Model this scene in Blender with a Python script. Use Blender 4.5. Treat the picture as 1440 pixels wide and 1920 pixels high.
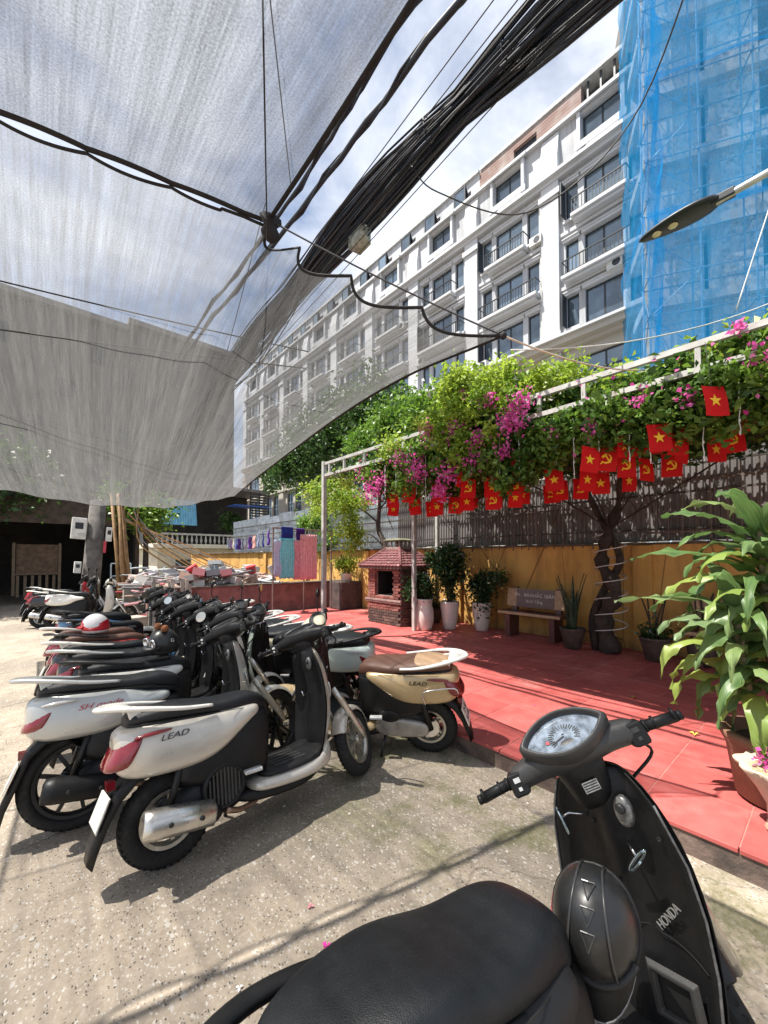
import bpy, bmesh, math, random
import numpy as np
from mathutils import Vector, Matrix, Euler
R = math.radians
random.seed(7)
rng = np.random.default_rng(7)
scene = bpy.context.scene
COL = scene.collection
for o in list(bpy.data.objects):
    bpy.data.objects.remove(o)

# ------------------------------------------------------------ camera, sky, sun
cam_d = bpy.data.cameras.new("camera")
cam = bpy.data.objects.new("camera", cam_d)
COL.objects.link(cam)
scene.camera = cam
cam_d.sensor_width = 36
cam_d.sensor_height = 36
cam_d.sensor_fit = 'VERTICAL'
cam_d.lens = 14.0625
cam_d.shift_y = 0.0341
cam_d.clip_start = 0.05
cam_d.clip_end = 2000
cam.location = (0, 0, 1.6)
cam.rotation_euler = (R(91.5), 0, R(-41.2))

SUN = Vector((-0.40, 0.27, 1.0)).normalized()
sun_d = bpy.data.lights.new("sun", 'SUN')
sun_d.energy = 5.0
sun_d.angle = R(0.5)
sun_d.color = (1.0, 0.95, 0.87)
sun = bpy.data.objects.new("sun", sun_d)
COL.objects.link(sun)
sun.location = (-8, 6, 20)
sun.rotation_euler = SUN.to_track_quat('Z', 'Y').to_euler()

world = bpy.data.worlds.new("World")
scene.world = world
world.use_nodes = True
nt = world.node_tree
nt.nodes.clear()
wo = nt.nodes.new('ShaderNodeOutputWorld')
bg = nt.nodes.new('ShaderNodeBackground')
sky = nt.nodes.new('ShaderNodeTexSky')
sky.sky_type = 'NISHITA'
sky.sun_disc = False
sky.sun_elevation = math.asin(SUN.z)
sky.sun_rotation = math.atan2(SUN.x, SUN.y)
sky.air_density = 1.1
sky.dust_density = 1.5
sky.ozone_density = 2.0
tc = nt.nodes.new('ShaderNodeTexCoord')
mp = nt.nodes.new('ShaderNodeMapping')
mp.inputs['Scale'].default_value = (1.0, 1.0, 2.2)
mp.inputs['Location'].default_value = (0.9, 0.5, 0.32)
nz = nt.nodes.new('ShaderNodeTexNoise')
nz.inputs['Scale'].default_value = 2.3
nz.inputs['Detail'].default_value = 9
nz.inputs['Roughness'].default_value = 0.58
nz.inputs['Distortion'].default_value = 0.25
cr = nt.nodes.new('ShaderNodeValToRGB')
cr.color_ramp.elements[0].position = 0.33
cr.color_ramp.elements[0].color = (0, 0, 0, 1)
cr.color_ramp.elements[1].position = 0.60
cr.color_ramp.elements[1].color = (1, 1, 1, 1)
mx = nt.nodes.new('ShaderNodeMix')
mx.data_type = 'RGBA'
mx.inputs['B'].default_value = (6.8, 7.15, 7.9, 1)
L = nt.links.new
L(tc.outputs['Generated'], mp.inputs['Vector'])
L(mp.outputs['Vector'], nz.inputs['Vector'])
L(nz.outputs['Fac'], cr.inputs['Fac'])
L(cr.outputs['Color'], mx.inputs['Factor'])
L(sky.outputs['Color'], mx.inputs['A'])
L(mx.outputs['Result'], bg.inputs['Color'])
L(bg.outputs['Background'], wo.inputs['Surface'])
bg.inputs['Strength'].default_value = 0.075

vs = scene.view_settings
vs.view_transform = 'Standard'
vs.look = 'None'
vs.exposure = 1.1
vs.gamma = 1.0
vs.use_curve_mapping = False
scene.cycles.max_bounces = 7
scene.cycles.transparent_max_bounces = 14

# ------------------------------------------------------------ helpers
def link(o, parent=None):
    COL.objects.link(o)
    if parent is not None:
        o.parent = parent
    return o

def tag(o, label=None, cat=None, group=None, kind=None):
    if label: o['label'] = label
    if cat: o['category'] = cat
    if group: o['group'] = group
    if kind: o['kind'] = kind
    return o

def thing(name, label, cat, loc=(0, 0, 0), rot=(0, 0, 0), group=None):
    o = bpy.data.objects.new(name, None)
    o.empty_display_size = 0.1
    link(o)
    o.location = loc
    o.rotation_euler = rot
    return tag(o, label, cat, group)

BAKE = []

class MB:
    def __init__(s):
        s.v = []; s.f = []; s.uv = None
    def add(s, vs, fs, M=None):
        n = len(s.v)
        if M is not None:
            vs = [tuple(M @ Vector(p)) for p in vs]
        s.v += [tuple(p) for p in vs]
        s.f += [tuple(i + n for i in f) for f in fs]
        return s
    def box(s, c, d, M=None, rz=0, rx=0, ry=0):
        x, y, z = d[0] / 2, d[1] / 2, d[2] / 2
        vs = [(-x, -y, -z), (x, -y, -z), (x, y, -z), (-x, y, -z), (-x, -y, z), (x, -y, z), (x, y, z), (-x, y, z)]
        T = Matrix.Translation(c) @ Euler((rx, ry, rz)).to_matrix().to_4x4()
        if M is not None: T = M @ T
        return s.add(vs, [(3, 2, 1, 0), (4, 5, 6, 7), (0, 1, 5, 4), (1, 2, 6, 5), (2, 3, 7, 6), (3, 0, 4, 7)], T)
    def b2(s, a, b):
        return s.box([(a[i] + b[i]) / 2 for i in range(3)], [abs(b[i] - a[i]) for i in range(3)])
    def bar(s, a, b, w, h=None, up=(0, 0, 1)):
        a = Vector(a); b = Vector(b); d = b - a
        h = h or w
        q = d.to_track_quat('Z', 'Y') if abs(d.normalized().dot(Vector(up))) > .99 else None
        if q is None:
            z = d.normalized(); x = Vector(up).cross(z).normalized(); y = z.cross(x)
            m = Matrix((x, y, z)).transposed().to_4x4()
        else:
            m = q.to_matrix().to_4x4()
        return s.box((0, 0, 0), (w, h, d.length), Matrix.Translation((a + b) / 2) @ m)
    def tube(s, path, r, n=8, cap=True, flat=1.0):
        P = [Vector(p) for p in path]
        rr = r if isinstance(r, (list, tuple)) else [r] * len(P)
        rings = []
        t0 = (P[1] - P[0]).normalized()
        up = Vector((0, 0, 1)) if abs(t0.z) < .9 else Vector((0, 1, 0))
        for i, p in enumerate(P):
            t = (P[min(i + 1, len(P) - 1)] - P[max(i - 1, 0)]).normalized()
            x = up.cross(t)
            if x.length < 1e-4: x = Vector((1, 0, 0)).cross(t)
            x.normalize(); y = t.cross(x); up = y
            rings.append([p + x * math.cos(2 * math.pi * k / n) * rr[i] + y * math.sin(2 * math.pi * k / n) * rr[i] * flat for k in range(n)])
        return s.loft(rings, cap)
    def loft(s, rings, cap=True, closed=True):
        n = len(rings[0]); vs = [p for r in rings for p in r]; fs = []
        for i in range(len(rings) - 1):
            for k in range(n if closed else n - 1):
                k2 = (k + 1) % n
                fs.append((i * n + k, i * n + k2, (i + 1) * n + k2, (i + 1) * n + k))
        if cap:
            fs.append(tuple(range(n - 1, -1, -1)))
            b = (len(rings) - 1) * n
            fs.append(tuple(b + k for k in range(n)))
        return s.add(vs, fs)
    def lathe(s, prof, n=24, c=(0, 0, 0), axis='Z', cap=True):
        rings = []
        for r, h in prof:
            ring = []
            for k in range(n):
                a = 2 * math.pi * k / n
                p = (r * math.cos(a), r * math.sin(a), h)
                if axis == 'Y': p = (p[0], h, -p[1])
                if axis == 'X': p = (h, p[0], p[1])
                ring.append((p[0] + c[0], p[1] + c[1], p[2] + c[2]))
            rings.append(ring)
        return s.loft(rings, cap)
    def prism(s, poly, a, b, axis='Y', M=None):
        def P(u, v, h):
            return {'Y': (u, h, v), 'Z': (u, v, h), 'X': (h, u, v)}[axis]
        n = len(poly)
        vs = [P(u, v, a) for u, v in poly] + [P(u, v, b) for u, v in poly]
        fs = [tuple(range(n - 1, -1, -1)), tuple(range(n, 2 * n))]
        fs += [(k, (k + 1) % n, n + (k + 1) % n, n + k) for k in range(n)]
        return s.add(vs, fs, M)
    def grid(s, rows, thick=None):
        n = len(rows[0]); fs = []
        for i in range(len(rows) - 1):
            for k in range(n - 1):
                fs.append((i * n + k, i * n + k + 1, (i + 1) * n + k + 1, (i + 1) * n + k))
        return s.add([p for r in rows for p in r], fs)
    def mesh(s, name):
        me = bpy.data.meshes.new(name)
        me.from_pydata(s.v, [], s.f)
        if s.uv is not None:
            l = me.uv_layers.new(name='UVMap')
            for lp in me.loops:
                l.data[lp.index].uv = s.uv[lp.vertex_index]
        me.update()
        return me
    def build(s, name, mat, parent=None, smooth=False, sub=0, bevel=0, loc=None, fix=True, solid=0):
        me = s.mesh(name)
        if fix:
            bm = bmesh.new(); bm.from_mesh(me)
            bmesh.ops.recalc_face_normals(bm, faces=bm.faces)
            bm.to_mesh(me); bm.free()
        me.materials.append(mat)
        if smooth or sub:
            me.polygons.foreach_set('use_smooth', [True] * len(me.polygons))
        o = bpy.data.objects.new(name, me)
        link(o, parent)
        if loc: o.location = loc
        if solid:
            m = o.modifiers.new('s', 'SOLIDIFY'); m.thickness = solid; m.offset = 0
        if bevel:
            m = o.modifiers.new('b', 'BEVEL'); m.width = bevel; m.segments = 2; m.limit_method = 'ANGLE'; m.angle_limit = R(35)
        if sub:
            m = o.modifiers.new('u', 'SUBSURF'); m.levels = sub; m.render_levels = sub
        if solid or bevel or sub:
            BAKE.append(o)
        return o

def bake_all():
    dg = bpy.context.evaluated_depsgraph_get()
    dg.update()
    for o in BAKE:
        me = bpy.data.meshes.new_from_object(o.evaluated_get(dg), depsgraph=dg)
        me.name = o.name
        o.modifiers.clear()
        o.data = me
    BAKE.clear()

def text_obj(name, body, size, mat, parent, M, ext=0.001, shear=0, align='CENTER', sx=1.0):
    cu = bpy.data.curves.new('t', 'FONT')
    cu.body = body; cu.size = size; cu.extrude = ext; cu.align_x = align; cu.align_y = 'CENTER'; cu.shear = shear
    t = bpy.data.objects.new('t', cu)
    me = bpy.data.meshes.new_from_object(t)
    bpy.data.objects.remove(t); bpy.data.curves.remove(cu)
    me.transform(Matrix.Diagonal((sx, 1, 1, 1)))
    me.materials.clear(); me.materials.append(mat)
    o = bpy.data.objects.new(name, me)
    link(o, parent)
    o.matrix_basis = M
    return o

def frame(o, x, y):
    """matrix with local x along x, local y along y (text plane)"""
    x = Vector(x).normalized(); z = x.cross(Vector(y)).normalized(); y = z.cross(x)
    m = Matrix((x, y, z)).transposed().to_4x4()
    m.translation = o
    return m

def copy_tree(o, parent=None):
    c = o.copy()
    COL.objects.link(c)
    if parent is not None:
        c.parent = parent
    for ch in o.children:
        if ch is not c: copy_tree(ch, c)
    return c

def catmull(pts, n):
    P = [Vector(p) for p in pts]; out = []
    P = [P[0] * 2 - P[1]] + P + [P[-1] * 2 - P[-2]]
    for i in range(1, len(P) - 2):
        for k in range(n):
            t = k / n
            a, b, c, d = P[i - 1], P[i], P[i + 1], P[i + 2]
            out.append(0.5 * ((2 * b) + (c - a) * t + (2 * a - 5 * b + 4 * c - d) * t * t + (3 * b - a - 3 * c + d) * t ** 3))
    out.append(P[-2])
    return out

def sagline(a, b, sag, n=14):
    a = Vector(a); b = Vector(b)
    return [a.lerp(b, k / n) - Vector((0, 0, sag * 4 * (k / n) * (1 - k / n))) for k in range(n + 1)]

# ------------------------------------------------------------ materials
def newmat(name):
    m = bpy.data.materials.new(name)
    m.use_nodes = True
    t = m.node_tree
    return m, t, t.nodes['Principled BSDF'], t.nodes['Material Output']

def N(t, typ, **kw):
    n = t.nodes.new(typ)
    for k, v in kw.items():
        if k in n.inputs.keys(): n.inputs[k].default_value = v
        else: setattr(n, k, v)
    return n

def ramp(t, fac, p0, c0, p1, c1, extra=()):
    r = t.nodes.new('ShaderNodeValToRGB')
    e = r.color_ramp.elements
    e[0].position = p0; e[0].color = (*c0, 1) if len(c0) == 3 else c0
    e[1].position = p1; e[1].color = (*c1, 1) if len(c1) == 3 else c1
    for p, c in extra:
        k = e.new(p); k.color = (*c, 1)
    t.links.new(fac, r.inputs['Fac'])
    return r.outputs['Color']

def mixc(t, fac, a, b, mode='MIX'):
    m = t.nodes.new('ShaderNodeMix'); m.data_type = 'RGBA'; m.blend_type = mode
    for s, v in (('Factor', fac), ('A', a), ('B', b)):
        if isinstance(v, (int, float)): m.inputs[s].default_value = v
        elif isinstance(v, tuple): m.inputs[s].default_value = (*v, 1) if len(v) == 3 else v
        else: t.links.new(v, m.inputs[s])
    return m.outputs['Result']

def coord(t, kind='Object', scale=(1, 1, 1)):
    c = t.nodes.new('ShaderNodeTexCoord')
    if kind == 'World':
        g = t.nodes.new('ShaderNodeNewGeometry'); out = g.outputs['Position']
    else:
        out = c.outputs[kind]
    m = t.nodes.new('ShaderNodeMapping'); m.inputs['Scale'].default_value = scale
    t.links.new(out, m.inputs['Vector'])
    return m.outputs['Vector']

def noise(t, vec, scale, detail=5, rough=.55, dist=0):
    n = N(t, 'ShaderNodeTexNoise', Scale=scale, Detail=detail, Roughness=rough, Distortion=dist)
    t.links.new(vec, n.inputs['Vector'])
    return n.outputs['Fac']

def bump(t, bsdf, h, strength=.3, dist=.01):
    b = N(t, 'ShaderNodeBump', Strength=strength, Distance=dist)
    t.links.new(h, b.inputs['Height']); t.links.new(b.outputs['Normal'], bsdf.inputs['Normal'])

MATS = {}
def M_(name, col, rough=.5, metal=0, var=.25, scale=6, kind='Object', bmp=0, bscale=60, coat=0, spec=None, rnd=0, dirt=None, st=None):
    """principled with a soft noise tint, optional per-object tint, dirt and grain"""
    if name in MATS: return MATS[name]
    m, t, b, o = newmat(name)
    v = coord(t, kind)
    n = noise(t, v, scale)
    lo = tuple(c * (1 - var) for c in col); hi = tuple(min(1, c * (1 + var)) for c in col)
    c = ramp(t, n, .3, lo, .7, hi)
    if rnd:
        oi = t.nodes.new('ShaderNodeObjectInfo')
        hs = N(t, 'ShaderNodeHueSaturation')
        mr = N(t, 'ShaderNodeMapRange'); mr.inputs['To Min'].default_value = 1 - rnd; mr.inputs['To Max'].default_value = 1 + rnd
        t.links.new(oi.outputs['Random'], mr.inputs['Value']); t.links.new(mr.outputs['Result'], hs.inputs['Value'])
        t.links.new(c, hs.inputs['Color']); c = hs.outputs['Color']
    if dirt:
        d = ramp(t, noise(t, v if st is None else coord(t, kind, st), dirt[1], 8, .65), dirt[2], (0, 0, 0), dirt[3], (1, 1, 1))
        c = mixc(t, d, c, dirt[0])
    t.links.new(c, b.inputs['Base Color'])
    r = ramp(t, noise(t, v, scale * 3), .3, (max(.03, rough - .08),) * 3, .7, (min(1, rough + .1),) * 3)
    t.links.new(r, b.inputs['Roughness'])
    b.inputs['Metallic'].default_value = metal
    b.inputs['Coat Weight'].default_value = coat
    b.inputs['Coat Roughness'].default_value = .08
    if spec is not None: b.inputs['Specular IOR Level'].default_value = spec
    if bmp: bump(t, b, noise(t, v, bscale, 6), bmp, .01)
    MATS[name] = m
    return m

def leaf_mat(name, a, b_, trans=.35, rough=.45):
    m, t, b, o = newmat(name)
    at = t.nodes.new('ShaderNodeAttribute'); at.attribute_name = 'tint'
    c = ramp(t, at.outputs['Fac'], 0, a, 1, b_)
    t.links.new(c, b.inputs['Base Color'])
    b.inputs['Roughness'].default_value = rough
    tr = t.nodes.new('ShaderNodeBsdfTranslucent'); t.links.new(c, tr.inputs['Color'])
    ms = t.nodes.new('ShaderNodeMixShader'); ms.inputs[0].default_value = trans
    t.links.new(b.outputs[0], ms.inputs[1]); t.links.new(tr.outputs[0], ms.inputs[2]); t.links.new(ms.outputs[0], o.inputs[0])
    return m

def net_mat(name, thread, trans_col, fac, u=(140, 3.0), streak=(28, .5), amp=.22, fine=(320, 320), grad=None):
    """woven shade cloth: threads with real gaps (transparent), streaks of tighter weave"""
    m, t, b, o = newmat(name)
    t.nodes.remove(b)
    uv = t.nodes.new('ShaderNodeUVMap').outputs['UV']
    def nz_(sx, sy, det, sc=1.0):
        mp_ = t.nodes.new('ShaderNodeMapping'); mp_.inputs['Scale'].default_value = (sx, sy, 1)
        t.links.new(uv, mp_.inputs['Vector']); return noise(t, mp_.outputs['Vector'], sc, det, .6)
    def mth(op, a, b_, c_=None):
        n = t.nodes.new('ShaderNodeMath'); n.operation = op
        for i, v in enumerate((a, b_, c_)):
            if v is None: continue
            if isinstance(v, (int, float)): n.inputs[i].default_value = v
            else: t.links.new(v, n.inputs[i])
        return n.outputs[0]
    s1 = nz_(streak[0], streak[1], 4)
    s2 = nz_(u[0], u[1], 2)
    s3 = nz_(fine[0], fine[1], 1)
    w = mth('ADD', mth('MULTIPLY', mth('SUBTRACT', s1, .5), amp * 3.0), mth('MULTIPLY', mth('SUBTRACT', s2, .5), amp * 2.4))
    w = mth('ADD', w, mth('MULTIPLY', mth('SUBTRACT', s3, .5), amp * 2.6))
    f = mth('ADD', w, fac)
    if grad:      # opacity raised toward the far hem, standing in for its grazing, sunlit look
        sx_ = t.nodes.new('ShaderNodeSeparateXYZ'); t.links.new(uv, sx_.inputs[0]); f = mth('ADD', f, mth('MULTIPLY', mth('POWER', mth('DIVIDE', sx_.outputs['Y'], grad[1]), 1.3), grad[0]))
    cl = t.nodes.new('ShaderNodeClamp'); t.links.new(f, cl.inputs['Value']); cl.inputs['Min'].default_value = .06; cl.inputs['Max'].default_value = .97
    d = t.nodes.new('ShaderNodeBsdfDiffuse'); d.inputs['Color'].default_value = (*thread, 1)
    tl = t.nodes.new('ShaderNodeBsdfTranslucent'); tl.inputs['Color'].default_value = (*trans_col, 1)
    a1 = t.nodes.new('ShaderNodeMixShader'); a1.inputs[0].default_value = .5
    t.links.new(d.outputs[0], a1.inputs[1]); t.links.new(tl.outputs[0], a1.inputs[2])
    tp = t.nodes.new('ShaderNodeBsdfTransparent')
    a2 = t.nodes.new('ShaderNodeMixShader')
    t.links.new(cl.outputs[0], a2.inputs[0]); t.links.new(tp.outputs[0], a2.inputs[1]); t.links.new(a1.outputs[0], a2.inputs[2])
    t.links.new(a2.outputs[0], o.inputs['Surface'])
    return m

def glass_mat(name, col, rough=.04, metal=.0):
    m, t, b, o = newmat(name)
    v = coord(t); c = ramp(t, noise(t, v, 1.3, 2), .3, tuple(x * .7 for x in col), .7, tuple(x * 1.3 for x in col))
    oi = t.nodes.new('ShaderNodeObjectInfo'); c = mixc(t, ramp(t, oi.outputs['Random'], .45, (0, 0, 0), 1, (.55, .55, .55)), c, tuple(min(1, x * 3.2) for x in col))
    t.links.new(c, b.inputs['Base Color'])
    b.inputs['Roughness'].default_value = rough; b.inputs['Metallic'].default_value = metal
    b.inputs['Specular IOR Level'].default_value = .9
    return m

# ============================================================ THE SETTING
def ground_mat():
    m, t, b, o = newmat('worn_concrete')
    v = coord(t, 'World')
    n1 = noise(t, v, .7, 6, .6); n2 = noise(t, v, 5, 8, .65); n3 = noise(t, v, 55, 4)
    c = ramp(t, n2, .28, (.20, .158, .114), .72, (.36, .30, .232))
    c = mixc(t, ramp(t, n3, .35, (0, 0, 0), .7, (.5, .5, .5)), c, (.385, .335, .27))
    big = ramp(t, n1, .40, (1, 1, 1), .56, (0, 0, 0))
    c = mixc(t, mixc(t, .5, (0, 0, 0), big), c, (.125, .110, .09))
    # exposed aggregate: pale and dark chips, edges broken up
    nw = N(t, 'ShaderNodeTexNoise', Scale=90.0, Detail=3); t.links.new(v, nw.inputs['Vector'])
    sw_ = t.nodes.new('ShaderNodeVectorMath'); sw_.operation = 'SCALE'; sw_.inputs['Scale'].default_value = .016; t.links.new(nw.outputs['Color'], sw_.inputs[0])
    aw = t.nodes.new('ShaderNodeVectorMath'); aw.operation = 'ADD'; t.links.new(coord(t, 'World', (1, .62, 1)), aw.inputs[0]); t.links.new(sw_.outputs[0], aw.inputs[1]); wvec = aw.outputs[0]
    for sc, col, th in ((75, (.44, .41, .36), .82), (120, (.44, .41, .37), .84), (110, (.07, .06, .05), .82), (42, (.38, .35, .31), .94)):
        vo = N(t, 'ShaderNodeTexVoronoi', Scale=sc); t.links.new(wvec, vo.inputs['Vector'])
        sx = t.nodes.new('ShaderNodeSeparateColor'); t.links.new(vo.outputs['Color'], sx.inputs['Color'])
        pick = ramp(t, sx.outputs['Red'], th, (0, 0, 0), th + .02, (1, 1, 1))
        ed = ramp(t, vo.outputs['Distance'], .28, (1, 1, 1), .42, (0, 0, 0))
        c = mixc(t, mixc(t, 1, pick, ed, 'MULTIPLY'), c, col)
    # hairline cracks
    vc = N(t, 'ShaderNodeTexVoronoi', Scale=.55, feature='DISTANCE_TO_EDGE')
    wv = t.nodes.new('ShaderNodeVectorMath'); wv.operation = 'ADD'
    nn = N(t, 'ShaderNodeTexNoise', Scale=3.0, Detail=4); t.links.new(v, nn.inputs['Vector'])
    sc_ = t.nodes.new('ShaderNodeVectorMath'); sc_.operation = 'SCALE'; sc_.inputs['Scale'].default_value = .5
    t.links.new(nn.outputs['Color'], sc_.inputs[0]); t.links.new(v, wv.inputs[0]); t.links.new(sc_.outputs[0], wv.inputs[1])
    t.links.new(wv.outputs[0], vc.inputs['Vector'])
    crk = ramp(t, vc.outputs['Distance'], .002, (.45, .45, .45), .006, (0, 0, 0))
    c = mixc(t, crk, c, (.08, .066, .05))
    # moss near the kerb
    sp = t.nodes.new('ShaderNodeSeparateXYZ'); t.links.new(v, sp.inputs[0])
    mr = N(t, 'ShaderNodeMapRange'); mr.inputs['From Min'].default_value = .9; mr.inputs['From Max'].default_value = 2.0
    t.links.new(sp.outputs['X'], mr.inputs['Value'])
    mo = ramp(t, noise(t, v, 2.2, 9, .7), .48, (0, 0, 0), .60, (1, 1, 1))
    mo = mixc(t, 1, mo, mr.outputs['Result'], 'MULTIPLY')
    mo = mixc(t, .55, (0, 0, 0), mo)
    mo = mixc(t, mixc(t, 1, mo, ramp(t, noise(t, v, 34, 4), .42, (0, 0, 0), .6, (1, 1, 1)), 'MULTIPLY'), mo, (1, 1, 1))
    c = mixc(t, mo, c, (.10, .10, .035))
    # oil and dirt spots where scooters stand
    dk = ramp(t, noise(t, v, 1.7, 7, .6, .5), .6, (0, 0, 0), .72, (.55, .55, .55))
    c = mixc(t, dk, c, (.085, .073, .063))
    t.links.new(c, b.inputs['Base Color'])
    b.inputs['Roughness'].default_value = .88
    hh = mixc(t, .5, n3, n2)
    hh = mixc(t, crk, hh, (0, 0, 0))
    bump(t, b, hh, .55, .012)
    return m

G = MB(); G.b2((-300, -300, -.4), (300, 300, 0))
tag(G.build('ground', ground_mat()), kind='structure')

# ---- red terrace with loose-laid clay tiles
m, t, b, o = newmat('red_tile')
v = coord(t, 'World'); oi = t.nodes.new('ShaderNodeObjectInfo')
c = ramp(t, noise(t, v, 3.2, 7, .6), .3, (.31, .056, .052), .72, (.46, .108, .098))
c = mixc(t, ramp(t, noise(t, v, 1.1, 9, .7), .52, (0, 0, 0), .7, (.7, .7, .7)), c, (.50, .185, .165))
c = mixc(t, ramp(t, noise(t, v, 2.1, 9, .7), .62, (0, 0, 0), .74, (.5, .5, .5)), c, (.13, .025, .023))
hs = N(t, 'ShaderNodeHueSaturation'); mr = N(t, 'ShaderNodeMapRange')
mr.inputs['To Min'].default_value = .88; mr.inputs['To Max'].default_value = 1.12
t.links.new(oi.outputs['Random'], mr.inputs['Value']); t.links.new(mr.outputs['Result'], hs.inputs['Value']); t.links.new(c, hs.inputs['Color'])
t.links.new(hs.outputs['Color'], b.inputs['Base Color'])
t.links.new(ramp(t, noise(t, v, 8, 6), .3, (.42, .42, .42), .7, (.75, .75, .75)), b.inputs['Roughness'])
bump(t, b, noise(t, v, 30, 6), .12, .006)
RED_TILE = m
CONC = M_('kerb_concrete', (.12, .085, .07), .9, var=.5, scale=5, kind='World', bmp=.7, bscale=35, dirt=((.05, .04, .035), 4, .5, .65))
GROUT = M_('grout', (.40, .15, .13), .9, var=.3, scale=14, kind='World', bmp=.3)
PX0, PX1, PY0, PY1 = 2.68, 7.2, -2.4, 10.0
P = MB(); P.b2((PX0, PY0, -.1), (PX1, PY1, .128))
plat = tag(P.build('terrace', CONC), kind='structure')
P = MB(); P.b2((PX0 + .02, PY0 + .02, .128), (PX1 - .02, PY1 - .02, .1415))
P.build('grout_bed', GROUT, plat)
TS = .455
tm = MB(); tm.box((0, 0, 0), (TS - .006, TS - .006, .024))
tp = tm.build('tile', RED_TILE, plat, bevel=.003)
bake_all()
nx = int((PX1 - PX0) / TS) ; first = True
for i in range(nx + 1):
    x = PX0 + TS * (i + .5) - .012
    wx = 1.0
    if x + TS / 2 > PX1:
        continue
    for j in range(28):
        y = .365 + TS * (j - 6 + .5)
        if y + TS / 2 > PY1 + .1: continue
        o = tp if first else tp.copy()
        if not first: link(o)
        first = False
        o.parent = plat
        o.location = (x, y, .133 + random.uniform(-.0015, .0015))
        o.rotation_euler = (random.uniform(-.003, .003), random.uniform(-.003, .003), 0)
E0 = MB(); E0.b2((PX1 - .24, PY0 + .1, .132), (PX1 - .01, PY1 - .1, .142))
E0.build('edge_strip', RED_TILE, plat)

# ---- yellow rendered boundary wall with corrugated sheets on top
m, t, b, o = newmat('yellow_render')
v = coord(t, 'World'); vz = coord(t, 'World', (1.5, 1.5, .25))
c = ramp(t, noise(t, v, 1.4, 7, .6), .3, (.52, .28, .065), .7, (.70, .42, .13))
st = ramp(t, noise(t, vz, 2.4, 8, .65), .46, (0, 0, 0), .68, (1, 1, 1))
c = mixc(t, mixc(t, .75, (0, 0, 0), st), c, (.30, .16, .055))
sp = t.nodes.new('ShaderNodeSeparateXYZ'); t.links.new(v, sp.inputs[0])
ma = N(t, 'ShaderNodeMath', operation='MULTIPLY_ADD'); t.links.new(noise(t, v, 5, 6), ma.inputs[0]); ma.inputs[1].default_value = .55; t.links.new(sp.outputs['Z'], ma.inputs[2])
low_tone = ramp(t, ma.outputs[0], .30, (1, 1, 1), .62, (0, 0, 0))  # darker, uneven band towards the bottom of the wall
c = mixc(t, mixc(t, .7, (0, 0, 0), low_tone), c, (.10, .085, .05))
top = ramp(t, ma.outputs[0], .0, (0, 0, 0), 1.0, (0, 0, 0))
vc = N(t, 'ShaderNodeTexVoronoi', Scale=.8, feature='DISTANCE_TO_EDGE'); t.links.new(coord(t, 'World', (1.4, 1.4, .5)), vc.inputs['Vector'])
c = mixc(t, ramp(t, vc.outputs['Distance'], .003, (.8, .8, .8), .009, (0, 0, 0)), c, (.16, .08, .03))
t.links.new(c, b.inputs['Base Color']); b.inputs['Roughness'].default_value = .9
bump(t, b, noise(t, v, 22, 7), .35, .02)
YEL = m
wall = thing('boundary_wall', 'long yellow rendered wall with stains and cracks behind the red terrace', 'wall', (7.2, 0, 0))
W = MB(); W.b2((0, -4, 0), (.22, 26, 1.80)); W.build('wall_face', YEL, wall)
for y in (-1.2, 2.05, 5.7, 8.95, 12.3, 15.6):
    W = MB(); W.b2((-.07, y - .13, 0), (-.002, y + .13, 1.785)); W.build('pilaster', YEL, wall, bevel=.008)
CAPM = M_('wall_cap', (.10, .085, .07), .95, var=.5, scale=9, kind='World', bmp=.8, bscale=30)
W = MB()
rows = []
for k in range(240):
    y = -4 + k * .125
    rows.append([(-.10 + random.uniform(-.01, .012), y, 1.802), (-.10 + random.uniform(-.01, .012), y, 1.835 + random.uniform(-.012, .014)), (.30, y, 1.84), (.30, y, 1.802)])
W.loft(rows); W.build('wall_cap', CAPM, wall)

GALV = M_('galvanised_sheet', (.40, .44, .48), .42, .55, var=.3, scale=3, kind='World', rnd=.14, dirt=((.19, .14, .11), 5, .55, .75))
RUST = M_('rusty_sheet', (.17, .155, .15), .6, .25, var=.22, scale=1.2, kind='World', rnd=.22, dirt=((.10, .06, .045), 1.5, .5, .75))
fence = thing('sheet_fence', 'tall corrugated metal sheets fixed on top of the yellow wall', 'fence', (7.33, 0, 1.84))
def corr(width, h, amp=.012, pitch=.075):
    rows = []
    n = int(width / pitch * 4)
    for k in range(n + 1):
        y = width * k / n; ph = k % 4
        rows.append([(amp * (1, 1, -1, -1)[ph], y, 0), (amp * (1, 1, -1, -1)[ph], y, h)])
    g = MB(); g.grid(rows); return g
sg = corr(1.02, 1.26)
s0 = sg.build('sheet', GALV, fence, fix=False); s1 = sg.build('sheet', RUST, fence, fix=False)
first = {0: True, 1: True}
for k in range(24):
    y = -4 + k * .98
    r_ = 1 if y < 6.8 and not (5.0 < y < 5.6) else 0
    src = (s0, s1)[r_]
    o = src if first[r_] else src.copy()
    if not first[r_]: link(o); o.parent = fence
    first[r_] = False
    o.location = (random.uniform(-.012, .012) + (k % 2) * .02, y, random.uniform(-.02, .03))
    o.rotation_euler = (random.uniform(-.006, .006), random.uniform(-.012, .012), 0)
    o.scale = (1, 1, 1 + (.16 if y > 8.5 else 0) + random.uniform(-.02, .04))
for z in (.18, .72, 1.12):
    F = MB(); F.b2((-.075, -4, z), (-.045, 19.6, z + .03)); F.build('rail', M_('rail_steel', (.09, .075, .065), .6, .6, var=.4, rnd=.1), fence)
IRON = M_('old_iron', (.16, .13, .11), .6, .5, var=.4, scale=9, rnd=.2)
bars = thing('bar_railing', 'thin upright iron bars in front of the dark sheets, right of the wrapped trunk', 'railing', (7.12, 0, 1.84))
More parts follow.
